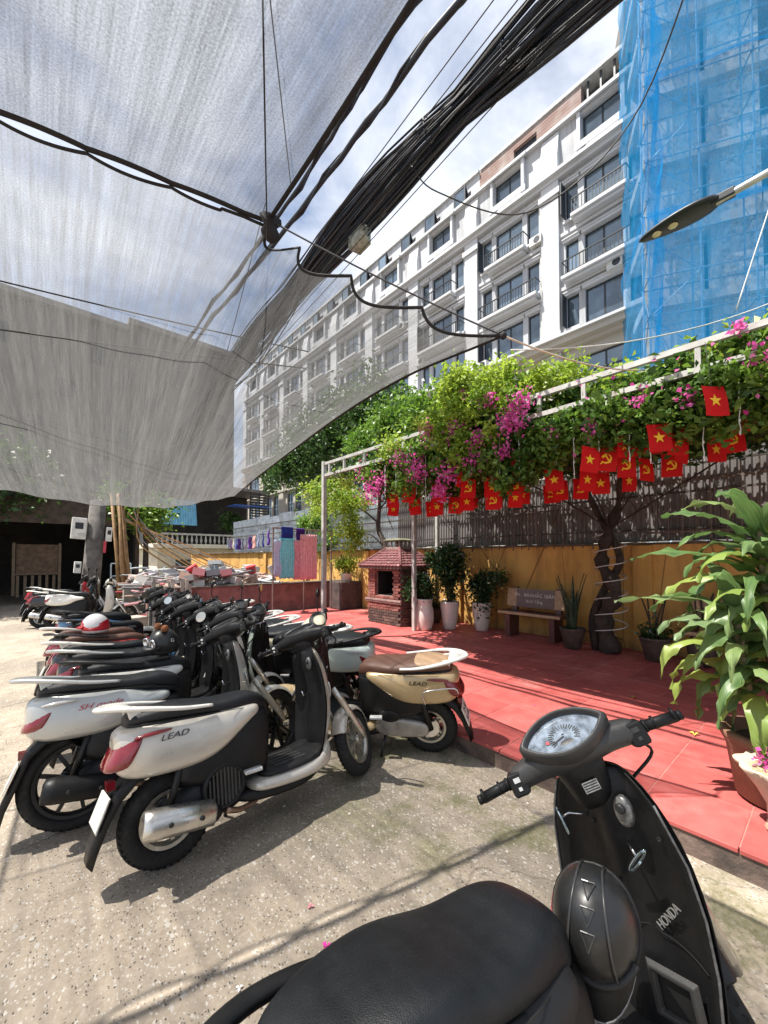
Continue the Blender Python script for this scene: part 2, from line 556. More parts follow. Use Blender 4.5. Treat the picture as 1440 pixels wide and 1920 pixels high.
bm_ = MB(); bm_.tube([(0, 0, 0), (0, 0, 1.05)], .011, 6); b0 = bm_.build('bar', IRON, bars)
for k in range(34):
    o = b0 if k == 0 else b0.copy()
    if k: link(o); o.parent = bars
    o.location = (0, -3.6 + k * .165 + random.uniform(-.012, .012), random.uniform(-.02, .04)); o.rotation_euler = (random.uniform(-.015, .015), 0, 0)
for z in (.12, .86):
    bm_ = MB(); bm_.b2((-.012, -3.8, z), (.012, 2.0, z + .03)); bm_.build('cross_bar', IRON, bars)
bars2 = thing('bar_railing', 'thin upright iron bars on the yellow wall above the lettered bench', 'railing', (7.12, 0, 1.84))
for k in range(17):
    o = b0.copy(); link(o); o.parent = bars2
    o.location = (0, 2.6 + k * .165 + random.uniform(-.012, .012), -.1 + random.uniform(-.02, .03)); o.scale = (1, 1, .82)
bm_ = MB(); bm_.b2((-.012, 2.5, .6), (.012, 5.4, .625)); bm_.build('cross_bar', IRON, bars2)

# ---- low pinkish wall closing the terrace
PINK = M_('pink_plaster', (.20, .105, .095), .9, var=.3, scale=4, kind='World', bmp=.5, bscale=25, dirt=((.12, .075, .065), 3, .52, .7))
lw = thing('low_wall', 'low flaking pink plaster wall with dark top behind the scooters', 'wall', (0, 10.05, 0))
W = MB(); W.b2((1.9, 0, 0), (7.2, .2, .86)); W.build('wall_face', PINK, lw)
W = MB(); W.b2((1.86, -.03, .862), (7.19, .24, .91)); W.build('wall_cap', CAPM, lw, bevel=.01)

# ============================================================ BUILDINGS
WHITE = M_('white_facade', (.42, .435, .46), .75, var=.10, scale=.35, kind='World', dirt=((.22, .22, .22), 1.3, .52, .78), st=(1, 1, .10))
TRIM = M_('white_trim', (.48, .49, .51), .7, var=.08, scale=.5, kind='World')
CREAMST = M_('cream_stone', (.43, .40, .35), .75, var=.08, scale=.5, kind='World')
FRAMEM = M_('dark_frame', (.03, .035, .042), .4, .3, var=.2)
PANE = glass_mat('window_pane', (.10, .135, .17), .05, .35)
m, t, b, o = newmat('bare_brick')
v = coord(t, 'World'); br = N(t, 'ShaderNodeTexBrick', Scale=2.2)
br.inputs['Color1'].default_value = (.20, .115, .095, 1); br.inputs['Color2'].default_value = (.30, .20, .175, 1); br.inputs['Mortar'].default_value = (.34, .32, .30, 1)
rt = t.nodes.new('ShaderNodeMapping'); rt.inputs['Rotation'].default_value = (R(90), 0, R(90)); t.links.new(v, rt.inputs['Vector']); t.links.new(rt.outputs[0], br.inputs['Vector'])
t.links.new(mixc(t, ramp(t, noise(t, v, .8), .45, (0, 0, 0), .7, (.6, .6, .6)), br.outputs['Color'], (.42, .40, .38)), b.inputs['Base Color']); b.inputs['Roughness'].default_value = .9
BRICKF = m

FX = 24.0
ab = thing('apartment_building', 'long white stucco apartment block with dark windows and iron balconies', 'building', (FX, 0, 0))
BAY = 5.95; Y0B = 5.55 - BAY; NB = 10
fl = [(15.35, 17.3), (18.55, 20.6), (22.0, 24.15)]      # window rows above the main cornice
wins = []   # (y0,y1,z0,z1)
def bayy(k): return Y0B + k * BAY
for k in range(1, NB):
    y = bayy(k)
    for (z0, z1) in fl:
        wins += [(y + .85, y + 1.65, z0, z1, 0), (y + 2.0, y + 4.0, z0 - .15, z1, 1), (y + 4.35, y + 5.1, z0, z1, 0)]
    wins.append((y + 1.9, y + 4.05, 26.2, 27.7, 2))
    wins.append((y + 1.2, y + 4.75, 10.9, 13.4, 3))
    wins.append((y + 1.2, y + 2.7, 6.2, 9.6, 3)); wins.append((y + 3.2, y + 4.75, 6.2, 9.6, 3))
    if k >= 3:
        wins.append((y + .8, y + 1.9, 28.6, 29.9, 4)); wins.append((y + 3.9, y + 5.0, 28.6, 29.9, 4))
# wall with real openings
ys = sorted({round(w[i], 3) for w in wins for i in (0, 1)} | {bayy(k) for k in range(1, NB + 1)})
zs = sorted({round(w[i], 3) for w in wins for i in (2, 3)} | {0, 14.4, 25.0, 28.2, 30.7})
def solid(yc, zc):
    return not any(w[0] < yc < w[1] and w[2] < zc < w[3] for w in wins)
up = MB(); lo = MB(); bk = MB()
for i in range(len(zs) - 1):
    zc = (zs[i] + zs[i + 1]) / 2
    j = 0
    while j < len(ys) - 1:
        if not solid((ys[j] + ys[j + 1]) / 2, zc): j += 1; continue
        e = j
        while e + 1 < len(ys) - 1 and solid((ys[e + 1] + ys[e + 2]) / 2, zc) and not (zc > 28.2 and ys[e + 1] < bayy(3) + .01): e += 1
        dst = lo if zc < 14.4 else up
        dx = 0
        if zc > 28.2:
            dx = .9
            if ys[j] < bayy(3) - .1:
                j += 1; continue
        if True:
            dst.b2((dx, ys[j], zs[i]), (dx + .45, ys[e + 1], zs[i + 1]))
        j = e + 1
bk.b2((.9, 10.0, 28.2), (1.35, 12.9, 30.7)); bk.b2((.9, 12.9, 28.2), (1.35, 14.6, 28.7)); bk.b2((.9, 12.9, 30.2), (1.35, 14.6, 30.7)); bk.b2((.9, 14.6, 28.2), (1.35, bayy(3), 30.7)); up.build('upper_wall', WHITE, ab); lo.build('lower_wall', CREAMST, ab); bk.build('attic_wall', BRICKF, ab)
S = MB(); S.b2((1.45, bayy(1), 0), (9, bayy(NB), 30.4)); S.build('core', M_('dark_interior', (.05, .055, .06), .9), ab)
S = MB(); S.b2((1.1, 12.95, 28.72), (1.2, 14.55, 30.18)); S.build('window', FRAMEM, ab)
# cornices and bands
for (z0, z1, d, mt, nm) in ((14.0, 14.25, .35, CREAMST, 'cornice'), (14.25, 14.6, .75, CREAMST, 'cornice'), (14.6, 14.75, .95, TRIM, 'cornice'), (9.95, 10.25, .35, CREAMST, 'band'),
                            (24.75, 25.0, .35, TRIM, 'cornice'), (25.0, 25.2, .6, TRIM, 'cornice'), (17.75, 17.95, .16, TRIM, 'band'), (21.1, 21.3, .16, TRIM, 'band'), (28.0, 28.2, .3, TRIM, 'cornice')):
    B = MB(); B.b2((-d, bayy(1), z0), (-.003, bayy(NB), z1)); B.build(nm, mt, ab)
B = MB(); B.b2((.7, bayy(3), 30.65), (1.6, bayy(NB), 30.85)); B.b2((.8, bayy(1), 30.75), (2.6, bayy(3) - .1, 31.0)); B.build('parapet_cap', M_('grey_cap', (.45, .46, .46), .8), ab)
for q in range(14):
    y = bayy(1) + .3 + q * .75
    if y < 9.8:
        B = MB(); B.b2((1.0, y, 28.2), (1.12, y + .1, 30.75)); B.build('terrace_post', FRAMEM, ab)
for k in range(1, NB + 1):
    y = bayy(k)
    for z0, z1, w, mt in ((0, 13.98, .62, CREAMST), (14.76, 24.74, .55, TRIM)):
        B = MB(); B.b2((-.28, y - w, z0), (-.004, y + w, z1)); B.b2((-.4, y - w - .12, z1 - .9), (-.282, y + w + .12, z1 - .55)); B.b2((-.4, y - w - .1, z0), (-.282, y + w + .1, z0 + .5)); B.build('pilaster', mt, ab)
    B = MB(); B.prism([(-.35, 25.21), (-.35, 26.4), (-.1, 27.9), (-.004, 27.9), (-.004, 25.21)], y - .55, y + .55, 'Y'); B.build('scroll_pier', TRIM, ab)
BALB = M_('balcony_iron', (.015, .017, .02), .45, .4)
def window(w, kind):
    y0, y1, z0, z1 = w[:4]
    f = MB(); t_ = .09
    f.b2((.16, y0, z0), (.24, y0 + t_, z1)); f.b2((.16, y1 - t_, z0), (.24, y1, z1))
    f.b2((.162, y0 + t_, z1 - t_), (.238, y1 - t_, z1)); f.b2((.162, y0 + t_, z0), (.238, y1 - t_, z0 + t_))
    if y1 - y0 > 1.3:
        yc = (y0 + y1) / 2; f.b2((.165, yc - .05, z0 + t_), (.235, yc + .05, z1 - t_))
    if kind == 3:
        zm = z0 + (z1 - z0) * .62; f.b2((.168, y0 + t_, zm - .05), (.232, y1 - t_, zm + .05))
    fo = f.build('window', FRAMEM, ab)
    g = MB(); g.b2((.19, y0 + t_, z0 + t_), (.21, y1 - t_, z1 - t_)); g.build('pane', PANE, fo)
    if kind in (0, 1, 2):
        s = MB(); s.b2((-.14, y0 - .12, z1 + .04), (-.004, y1 + .12, z1 + .2)); s.b2((-.2, y0 - .16, z1 + .2), (-.006, y1 + .16, z1 + .27))
        s.build('hood_moulding', TRIM, fo)
        if kind == 0:
            s = MB(); s.b2((-.16, y0 - .1, z0 - .18), (-.004, y1 + .1, z0 - .04)); s.build('sill', TRIM, fo)
    return fo
for w in wins: window(w, w[4])
for k in range(1, NB):
    y = bayy(k)
    for r_, (z0, z1) in enumerate(fl):
        if r_ == 0: continue
        bo = MB()
        yl, yr = (y + 1.5, y + 4.5) if r_ == 2 else (y + .7, y + 5.1)
        bo.b2((-.75, yl, z0 - .5), (-.005, yr, z0 - .28)); bo.b2((-.6, yl + .15, z0 - .68), (-.005, yr - .15, z0 - .5))
        bo_ = bo.build('balcony', TRIM, ab, bevel=.03)
        ra = MB()
        ra.b2((-.7, yl + .05, z0 + .55), (-.64, yr - .05, z0 + .61)); ra.b2((-.7, yl + .05, z0 - .26), (-.64, yr - .05, z0 - .2))
        nb = int((yr - yl) / .2)
        for q in range(nb + 1):
            yy = yl + .06 + (yr - yl - .12) * q / nb; ra.b2((-.685, yy - .02, z0 - .2), (-.655, yy + .02, z0 + .55))
        for yy in (yl + .06, yr - .06):
            ra.b2((-.63, yy - .02, z0 + .56), (-.01, yy + .02, z0 + .6))
        ra.build('railing', BALB, bo_)
    # dormer hood above the attic window
    B = MB(); B.b2((-.45, y + 1.5, 27.85), (-.31, y + 4.45, 28.05)); B.b2((-.3, y + 1.7, 25.5), (-.01, y + 1.9, 27.84)); B.b2((-.3, y + 4.06, 25.5), (-.01, y + 4.26, 27.84)); B.b2((-.34, y + 1.6, 25.6), (-.302, y + 4.35, 26.0))
    B.build('dormer_surround', TRIM, ab)
# casements standing open
for (k, yy, z0, z1) in ((1, 5.1, 22.1, 24.1), (1, .85, 22.1, 24.1), (2, 5.1, 22.0, 24.1), (1, 5.1, 15.4, 17.3), (2, 5.1, 15.4, 17.3), (3, 5.1, 18.6, 20.5), (6, 3.0, 6.3, 9.4)):
    f = MB(); f.b2((-.62, bayy(k) + yy - .03, z0), (-.02, bayy(k) + yy + .03, z1)); c_ = f.build('open_casement', FRAMEM, ab)
for k in (3, 4, 5, 6):
    for off in (.8, 3.9):
        f = MB(); f.box((.55, bayy(k) + off + .55, 29.45), (.06, 1.05, 1.2), ry=R(-32)); f.build('tilted_sash', FRAMEM, ab)
B = MB(); B.b2((1.5, 26.5, 30.86), (4.5, 29, 31.9)); B.build('roof_hut', WHITE, ab)

ACM = M_('ac_white', (.55, .55, .53), .5, var=.1, scale=3)
for (k, yy, z) in ((1, 1.9, 17.45), (2, 4.6, 14.9), (2, .5, 21.45), (3, 4.7, 17.4), (4, 1.0, 21.4), (5, 4.6, 14.9), (3, 5.3, 8.2), (6, 5.2, 9.0)):
    f = MB(); f.b2((-.42, bayy(k) + yy, z), (-.02, bayy(k) + yy + .8, z + .55)); ac_ = f.build('air_conditioner', ACM, ab, bevel=.02)
    f = MB(); f.lathe([(.2, -.424), (.21, -.43), (.05, -.43)], 16, (0, bayy(k) + yy + .3, z + .28), 'X'); f.build('fan_grille', FRAMEM, ac_)
for k in (2, 4, 6):
    f = MB(); f.tube([(-.07, bayy(k) + .68, 0), (-.07, bayy(k) + .68, 24.7)], .06, 8); f.build('drain_pipe', ACM, ab)
# ---- building site wrapped in blue net, right
GBR = M_('grey_blockwork', (.50, .47, .44), .9, var=.5, scale=5.0, kind='World', dirt=((.70, .69, .66), 4.0, .44, .58))
K = Vector((20.0, 5.35, 0))                       # net corner on the ground
D = Vector((.486, -.874, 0)); Nn = Vector((.874, .486, 0))     # along the face, and into the building
def kp(s, d, z): return K + D * s + Nn * d + Vector((0, 0, z))
site = thing('building_under_construction', 'half built tower of grey blockwork and open floors behind blue safety net', 'building', tuple(kp(0, 1.6, 0)), (0, 0, math.atan2(D.y, D.x)))
# local x along face, local y points to -Nn?  (rotate D to x, then y = (-D.y, D.x))
sgn = 1 if Vector((-D.y, D.x, 0)).dot(Nn) > 0 else -1
def sb(mb, x0, x1, d0, d1, z0, z1):
    mb.b2((x0, sgn * d0, z0), (x1, sgn * d1, z1))
FH = 3.4
for f_ in range(10):
    z = f_ * FH - .3
    q = MB(); sb(q, .3, 20, 0, 10, z, z + .45); q.build('floor_slab', M_('raw_concrete', (.56, .54, .50), .9, var=.25, scale=1.5, kind='World'), site)
    zb, zt = z + .452, z + FH - .002
    for (a_, b_) in ((.35, 1.6), (3.0, 3.35), (8.2, 8.6), (13.2, 13.6)):
        q = MB(); sb(q, a_, b_, .25, .65, zb, zt); q.build('column', MATS['raw_concrete'], site)
    q = MB(); sb(q, 3.36, 4.9, .3, .5, zb, zt); sb(q, 8.61, 9.8, .3, .5, zb, zt); sb(q, 4.95, 8.2, .3, .5, zb, zb + .75); sb(q, 9.85, 13.2, .3, .5, zb, zb + .75); q.build('block_wall', GBR, site)
    q = MB(); sb(q, 1.65, 2.95, .9, 1.0, zb, zt); q.build('infill', M_('white_infill', (.72, .72, .70), .85), site)
q = MB(); sb(q, .5, 19.9, 4.2, 9.8, 0, 34); q.build('core', M_('site_core', (.16, .15, .14), .95), site)
STEEL = M_('scaffold_steel', (.26, .38, .50), .5, .5, var=.2, rnd=.1)
scf = thing('scaffolding', 'steel tube scaffold with braces standing inside the blue net', 'scaffold', tuple(K), (0, 0, math.atan2(D.y, D.x)))
def stube(name, a, b_, r=.03):
    q = MB(); q.tube([(a[0], sgn * a[1], a[2]), (b_[0], sgn * b_[1], b_[2])], r, 6); q.build(name, STEEL, scf)
for i in range(9):
    for d_ in (.25, 1.2):
        stube('standard', (.15 + i * 1.9, d_, 0), (.15 + i * 1.9, d_, 33), .035)
for k in range(18):
    z = 1.7 + k * 1.75
    stube('ledger', (0, .22, z), (16, .22, z)); stube('ledger', (0, 1.23, z), (16, 1.23, z))
    for i in range(0, 9, 2): stube('transom', (.15 + i * 1.9, .1, z + .06), (.15 + i * 1.9, 1.5, z + .06), .025)
for k in range(0, 17, 1):
    z = 1.7 + k * 1.75; s_ = k % 2
    stube('brace', (.15 + 1.9 * s_, .3, z), (.15 + 1.9 * (1 - s_), .3, z + 1.75), .024)
    stube('brace', (.1, .2 + s_, z), (.1, 1.2 - s_, z + 1.75), .024)
NETB = net_mat('blue_safety_net', (.02, .31, .66), (.03, .42, .82), .52, u=(30, 2), streak=(2.5, .5), amp=.14, fine=(60, 60))
sn = thing('safety_net', 'translucent sky blue debris net hung over the scaffold', 'net', tuple(K), (0, 0, math.atan2(D.y, D.x)))
def netsheet(fn, nu, nv, wu, wv, name='net_sheet', mat=NETB, parent=None, drop=None):
    g = MB(); rows = []; uv = []
    for j in range(nv + 1):
        rows.append([fn(i / nu, j / nv) for i in range(nu + 1)]); uv += [(i / nu * wu, j / nv * wv) for i in range(nu + 1)]
    g.grid(rows)
    if drop: g.f = [f for f in g.f if not drop(*[sum(g.v[i][k] for i in f) / 4 for k in range(3)])]
    g.uv = uv
    return g.build(name, mat, parent, smooth=True, fix=False)
for lift in range(5):
    z0 = 4 + lift * 6.2; z1 = z0 + 6.45
    ph = lift * 1.7
    netsheet(lambda u, v_: (u * 16, -sgn * (.04 + .10 * math.sin(u * 40 + ph) * math.sin(v_ * 3.1 + .3) + .05 * math.sin(u * 17 + v_ * 6 + ph) - .10 * math.sin(v_ * 3.14) + .03 * (lift % 2)), z0 + (z1 - z0) * v_ + .12 * math.sin(u * 9 + ph) * (1 - v_)),
             80, 24, 16, 6.4, parent=sn, drop=(lambda x, y, z: 5.0 < x < 16 and 22.4 + (x - 5) * .16 < z < 23.7 + (x - 5) * .28) if lift in (2, 3) else None)
    netsheet(lambda u, v_: (-.03 + .06 * math.sin(v_ * 20 + u * 9 + ph) - .04 * (lift % 2), sgn * (u * 4.4), z0 + (z1 - z0) * v_), 18, 24, 4.4, 6.4, parent=sn)
    netsheet(lambda u, v_: (.55 + .16 * math.sin(v_ * 9 + u * 5 + ph), sgn * (.1 + u * 1.0 + .1 * math.sin(v_ * 13)), z0 + (z1 - z0) * v_), 8, 24, 1.0, 6.4, name='net_fold', parent=sn)

# ============================================================ FAR LEFT: houses, shed, pole
CREAMW = M_('cream_wall', (.62, .58, .47), .9, var=.15, scale=1.2, kind='World', bmp=.3, dirt=((.35, .32, .26), 1.5, .55, .75))
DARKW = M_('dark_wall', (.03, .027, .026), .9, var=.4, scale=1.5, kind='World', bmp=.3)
WOODD = M_('dark_wood', (.07, .05, .038), .8, var=.5, scale=5, kind='World', bmp=.4, rnd=.2)
BLUES = M_('blue_sheet', (.20, .46, .62), .45, .2, var=.15, scale=3, rnd=.1)
STONE = M_('balustrade_stone', (.42, .41, .38), .85, var=.25, scale=6, kind='World')
hs_ = thing('two_storey_house', 'cream two storey house with a balcony beyond the scrap heap', 'house', (6.0, 30, 0))
q = MB(); q.b2((.2, 0, 0), (1.3, .3, 2.2)); q.b2((3.3, 0, 0), (4.9, .3, 2.2)); q.b2((1.3, 0, 0), (3.3, .3, .3)); q.b2((1.3, 0, 1.45), (3.3, .3, 2.2)); q.b2((.2, .3, 0), (6.8, 7, 2.2)); q.build('wall', CREAMW, hs_)
q = MB(); q.b2((1.3, .12, .3), (3.3, .18, 1.45)); wn = q.build('window', M_('green_shutter', (.03, .055, .05), .5), hs_)
q = MB(); q.b2((2.27, .08, .3), (2.33, .12, 1.45)); q.b2((1.3, .08, .9), (3.3, .118, .94)); q.build('window_bar', STONE, wn)
q = MB(); q.b2((-.3, -1.2, 2.22), (7, 7, 2.5)); q.build('balcony_slab', CREAMW, hs_, bevel=.03)
q = MB(); q.b2((-.2, -1.1, 3.1), (6.9, -.95, 3.22)); rl = q.build('balustrade', STONE, hs_)
b0_ = MB(); b0_.lathe([(.04, 0), (.05, .1), (.085, .25), (.05, .42), (.035, .55), (.05, .6)], 8)
bo = b0_.build('baluster', STONE, rl, smooth=True)
for k in range(24):
    o = bo if k == 0 else bo.copy()
    if k: link(o); o.parent = rl
    o.location = (-.05 + k * .3, -1.03, 2.502)
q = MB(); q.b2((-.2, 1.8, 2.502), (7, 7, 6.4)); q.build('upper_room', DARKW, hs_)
q = MB(); q.b2((-.6, -1.6, 6.42), (7.4, 7.3, 6.6)); q.build('roof', M_('roof_metal', (.16, .15, .15), .6, .3), hs_)
o = corr(2.9, 1.75, .03, .16).build('blue_sheet', BLUES, hs_, fix=False); o.rotation_euler = (0, R(-12), R(-90)); o.location = (-.6, -1.25, 3.75)
q = MB(); q.b2((4.6, -1.9, 5.3), (7.2, -.4, 5.36)); q.build('blue_awning', M_('blue_tarp', (.03, .10, .42), .5), hs_)
q = MB()
for k in range(14): q.b2((5.9, -1.5, 3.6 + k * .2), (7.4, -1.44, 3.72 + k * .2))
for x in (5.9, 6.62, 7.35): q.b2((x, -1.438, 3.5), (x + .06, -1.38, 6.4))
q.build('slat_screen', M_('black_slats', (.02, .02, .022), .5), hs_)
# potted bougainvillea on the balcony comes with the plants

shed = thing('open_shed', 'dark open fronted timber shed at the far left under trees', 'shed', (-6, 18.5, 0))
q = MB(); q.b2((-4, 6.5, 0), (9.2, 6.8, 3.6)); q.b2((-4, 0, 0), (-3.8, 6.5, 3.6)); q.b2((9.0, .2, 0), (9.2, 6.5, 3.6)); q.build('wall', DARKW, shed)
q = MB(); q.b2((-4.4, -1.0, 3.62), (9.6, 7.2, 3.8)); q.build('roof', M_('shed_roof', (.06, .055, .05), .8, var=.4), shed)
q = MB(); q.b2((-4.4, -.9, 2.75), (9.4, -.82, 3.6)); q.build('fascia', WOODD, shed)
for x in (-3.8, -.2, 2.4, 5.0, 7.5, 9.0):
    q = MB(); q.b2((x, -.2, 0), (x + .14, -.06, 3.6)); q.build('post', WOODD, shed)
q = MB(); q.b2((5.55, -.1, 1.05), (6.65, -.05, 2.05)); dp = q.build('plank_door', M_('door_wood', (.11, .07, .045), .8, var=.4, scale=8, kind='World'), shed)
for x in (5.45, 6.66):
    q = MB(); q.b2((x, -.14, .3), (x + .08, -.02, 2.1)); q.build('door_post', M_('pale_wood', (.14, .105, .07), .8, var=.3, scale=9, kind='World'), dp)
for k in range(6):
    q = MB(); q.b2((5.56 + k * .19, -.1, .25), (5.64 + k * .19, -.06, .98)); q.build('slat', MATS['pale_wood'], dp)
q = MB(); q.b2((5.5, -.16, 1.0), (6.7, -.145, 1.05)); q.build('door_rail', MATS['pale_wood'], dp)

gb = thing('grey_tower_block', 'tall grey building with a flat roof seen through the shade cloth', 'building', (-6, 45, 0))
GREYW = M_('grey_wall', (.10, .098, .096), .9, var=.15, scale=.3, kind='World')
q = MB(); q.b2((0, 0, 0), (12.5, 12, 23.4)); q.b2((12.55, .5, 0), (23, 12, 24.4)); q.build('wall', GREYW, gb)
q = MB(); q.b2((-.4, -.5, 23.42), (12.5, 12.2, 23.9)); q.b2((12.56, 0, 24.42), (23.4, 12.2, 24.9)); q.build('parapet', M_('grey_parapet', (.17, .165, .16), .9), gb)
for f_ in range(5):
    for k in range(10):
        if (k * 7 + f_ * 5) % 6 not in (0, 3): continue
        x = .8 + k * 2.2; q = MB(); q.b2((x, -.02, 5 + f_ * 3.6), (x + 1.1, .1, 6.6 + f_ * 3.6)); q.build('window', FRAMEM, gb)

pole = thing('utility_pole', 'leaning weathered concrete pole with white meter boxes behind the far scooters', 'pole', (1.2, 14.3, 0), (0, R(3.5), 0))
q = MB(); q.lathe([(.24, 0), (.23, 1), (.20, 3.25), (.03, 3.3)], 16); q.build('shaft', M_('old_concrete', (.12, .11, .10), .9, var=.5, scale=4, bmp=.6, bscale=20), pole, smooth=True)
WBOX = M_('meter_box', (.62, .62, .58), .5, var=.15, scale=5, dirt=((.3, .28, .25), 6, .55, .75))
for (x, y, z, w, h) in ((-.40, -.1, 2.4, .34, .60), (.31, -.12, 2.3, .15, .42), (-.35, -.15, 1.3, .16, .32)):
    q = MB(); q.box((x, y, z), (w, .2, h)); bx_ = q.build('meter_box', WBOX, pole, bevel=.015)
    q = MB(); q.box((x, y - .103, z + h * .12), (w * .55, .006, h * .3)); q.build('box_window', FRAMEM, bx_)
text_obj('painted_number', '3', .3, WBOX, pole, frame((-.03, -.245, .62), (1, 0, 0), (0, 0, 1)))
q = MB(); q.b2((.2, -.17, 1.75), (.27, -.15, 2.1)); q.build('red_sticker', M_('sticker_red', (.5, .05, .08), .5), pole)
wf = thing('metal_frame', 'pale blue metal trolley frame standing beside the concrete pole', 'frame', (1.72, 14.2, 0))
q = MB()
for x in (0, .5): q.tube([(x, 0, 0), (x, 0, 1.42)], .02, 6)
for z in (.75, 1.05, 1.42): q.tube([(0, 0, z), (.5, 0, z)], .018, 6)
q.build('tube_frame', M_('pale_blue_paint', (.45, .55, .60), .5), wf)

BAMB = M_('bamboo', (.24, .14, .06), .6, var=.4, scale=7, rnd=.25, bmp=.3)
bp = thing('bamboo_prop', 'bundle of brown bamboo poles holding up the shade cloth', 'prop', (1.75, 12.6, 0))
for k, (x, y) in enumerate(((0, 0), (.13, .04), (.06, .12), (-.08, .08))):
    q = MB(); q.tube([(x * 1.6 + .12, y, 0), (x, y, 1.6), (x * .8 - .08 - .03 * k, y, 3.3)], [.05, .045, .04], 8); q.build('bamboo_pole', BAMB, bp, smooth=True)
slack = []
for k in range(9):
    x0 = 1.78 + random.uniform(0, .4); pts = catmull([(x0, 12.5, 2.95 - .05 * k), (2.1 + .12 * k, 12.3, 2.1 - .1 * random.random()), (2.7 + .2 * k, 12.0, 1.4 + .1 * random.random()), (3.1 + .22 * k, 11.8, 1.15)], 6)
    q = MB(); q.tube(pts, .022 if k % 3 == 0 else .012, 5)
    tag(q.build('slack_cable', (BAMB, M_('grey_cable', (.25, .24, .25), .6), M_('orange_cable', (.42, .19, .05), .6))[k % 3], smooth=True),
        ['thick brown', 'thin grey', 'thin orange'][k % 3] + ' cable drooping from the bamboo prop to the scrap heap, ' + ['lowest', 'second', 'third', 'fourth', 'fifth', 'sixth', 'seventh', 'eighth', 'uppermost'][8 - k] + ' of the fan', 'cable', 'cables drooping to the scrap')

# ---- scrap heap: hand-countable pieces in a jumble
scrapm = [M_('scrap_%d' % i, c, .6, mt, var=.25, scale=6, rnd=.2) for i, (c, mt) in enumerate([((.50, .50, .50), .4), ((.62, .62, .60), 0), ((.38, .22, .16), .1), ((.25, .30, .34), .3), ((.55, .06, .07), 0), ((.12, .12, .13), .2), ((.36, .48, .52), 0), ((.44, .34, .22), 0)])]
hp = MB()
for k in range(800):
    x = random.uniform(1.95, 5.3); y = random.uniform(10.35, 12.6); top = 1.12 + .22 * math.sin(x * 2.1) * math.cos(y * 1.7) + .10
    z = random.uniform(.2, top); a = random.uniform(0, 3.14)
    if random.random() < .55:
        l = random.uniform(.3, 1.3); d = Vector((math.cos(a), math.sin(a) * .5, random.uniform(-.12, .12))) * l / 2
        hp.tube([(x - d.x, y - d.y, z - d.z), (x, y, z + random.uniform(-.05, .05)), (x + d.x, y + d.y, z + d.z)], random.uniform(.012, .035), 5)
    else:
        hp.box((x, y, z), (random.uniform(.1, .5), random.uniform(.1, .4), random.uniform(.02, .18)), rz=a, rx=random.uniform(-.3, .3), ry=random.uniform(-.3, .3))
m, t, b, o = newmat('scrap_mix')
gi = t.nodes.new('ShaderNodeNewGeometry')
c = ramp(t, gi.outputs['Random Per Island'], 0, (.10, .10, .11), 1, (.60, .60, .58), [(.25, (.42, .41, .40)), (.4, (.30, .17, .12)), (.5, (.55, .54, .52)), (.62, (.22, .27, .30)), (.72, (.38, .30, .22)), (.8, (.48, .05, .06)), (.84, (.45, .47, .48))])
t.links.new(c, b.inputs['Base Color']); b.inputs['Roughness'].default_value = .6
tag(hp.build('scrap_heap', m), 'tangled mass of grey scrap pipes, wire and sheet behind the low wall', 'scrap heap', kind='stuff')
spec = [('plastic_bucket', 'red plastic bucket tipped on the scrap heap', 'bucket', 4, (3.0, 10.4, 1.2)), ('plastic_basin', 'second red plastic basin on the scrap heap, nearer the clothes rack', 'basin', 4, (4.5, 10.6, 1.16)),
        ('paint_tin', 'pale blue tin standing on the scrap heap', 'tin', 6, (3.7, 10.38, 1.12)), ('plastic_tub', 'white plastic tub on the right end of the scrap heap', 'tub', 1, (5.1, 10.5, 1.15)), ('oil_can', 'black can lying among the scrap', 'can', 5, (5.35, 10.35, 1.07))]
for nm, lb, ct, mi, lc in spec:
    q = MB(); q.lathe([(.02, 0), (.11, .0), (.13, .2), (.145, .21), (.14, .22), (.12, .2), (.10, .02), (.02, .02)], 14); o = q.build(nm, scrapm[mi], smooth=True)
    o.location = lc; o.rotation_euler = (random.uniform(-.6, .6), random.uniform(-.6, .6), 0); tag(o, lb, ct)
for k in range(9):
    x = 1.98 + k * .1; q = MB(); q.box((0, 0, .5), (.075, .03, 1.0 + random.uniform(-.2, .15)))
    o = q.build('scrap_board', M_('grey_board', (.33, .31, .27), .85, var=.3, scale=6, rnd=.3)); o.location = (x - .05, 9.92 - .03 * (k % 3), 0.02); o.rotation_euler = (R(-7), random.uniform(-.08, .08), 0)
    tag(o, 'grey weathered board leaning upright at the left end of the scrap heap', 'board', 'boards leaning at the scrap heap')
q = MB(); q.b2((-.25, -.2, 0), (.25, .2, .42)); bl = q.build('concrete_block', M_('rough_block', (.30, .27, .23), .95, var=.3, scale=7, bmp=.8, bscale=20), bevel=.02)
bl.location = (1.45, 9.3, 0); bl.rotation_euler = (0, 0, .3); tag(bl, 'rough square concrete block on the ground left of the scrap boards', 'block')
q = MB(); q.b2((.9, 0, 0), (2.05, .18, .95)); bw = q.build('stub_wall', M_('stub_render', (.26, .24, .21), .95, var=.35, scale=4, bmp=.6, bscale=20)); bw.location = (.75, 11.4, 0)
tag(bw, 'short grey cement wall behind the white far scooter', 'wall')

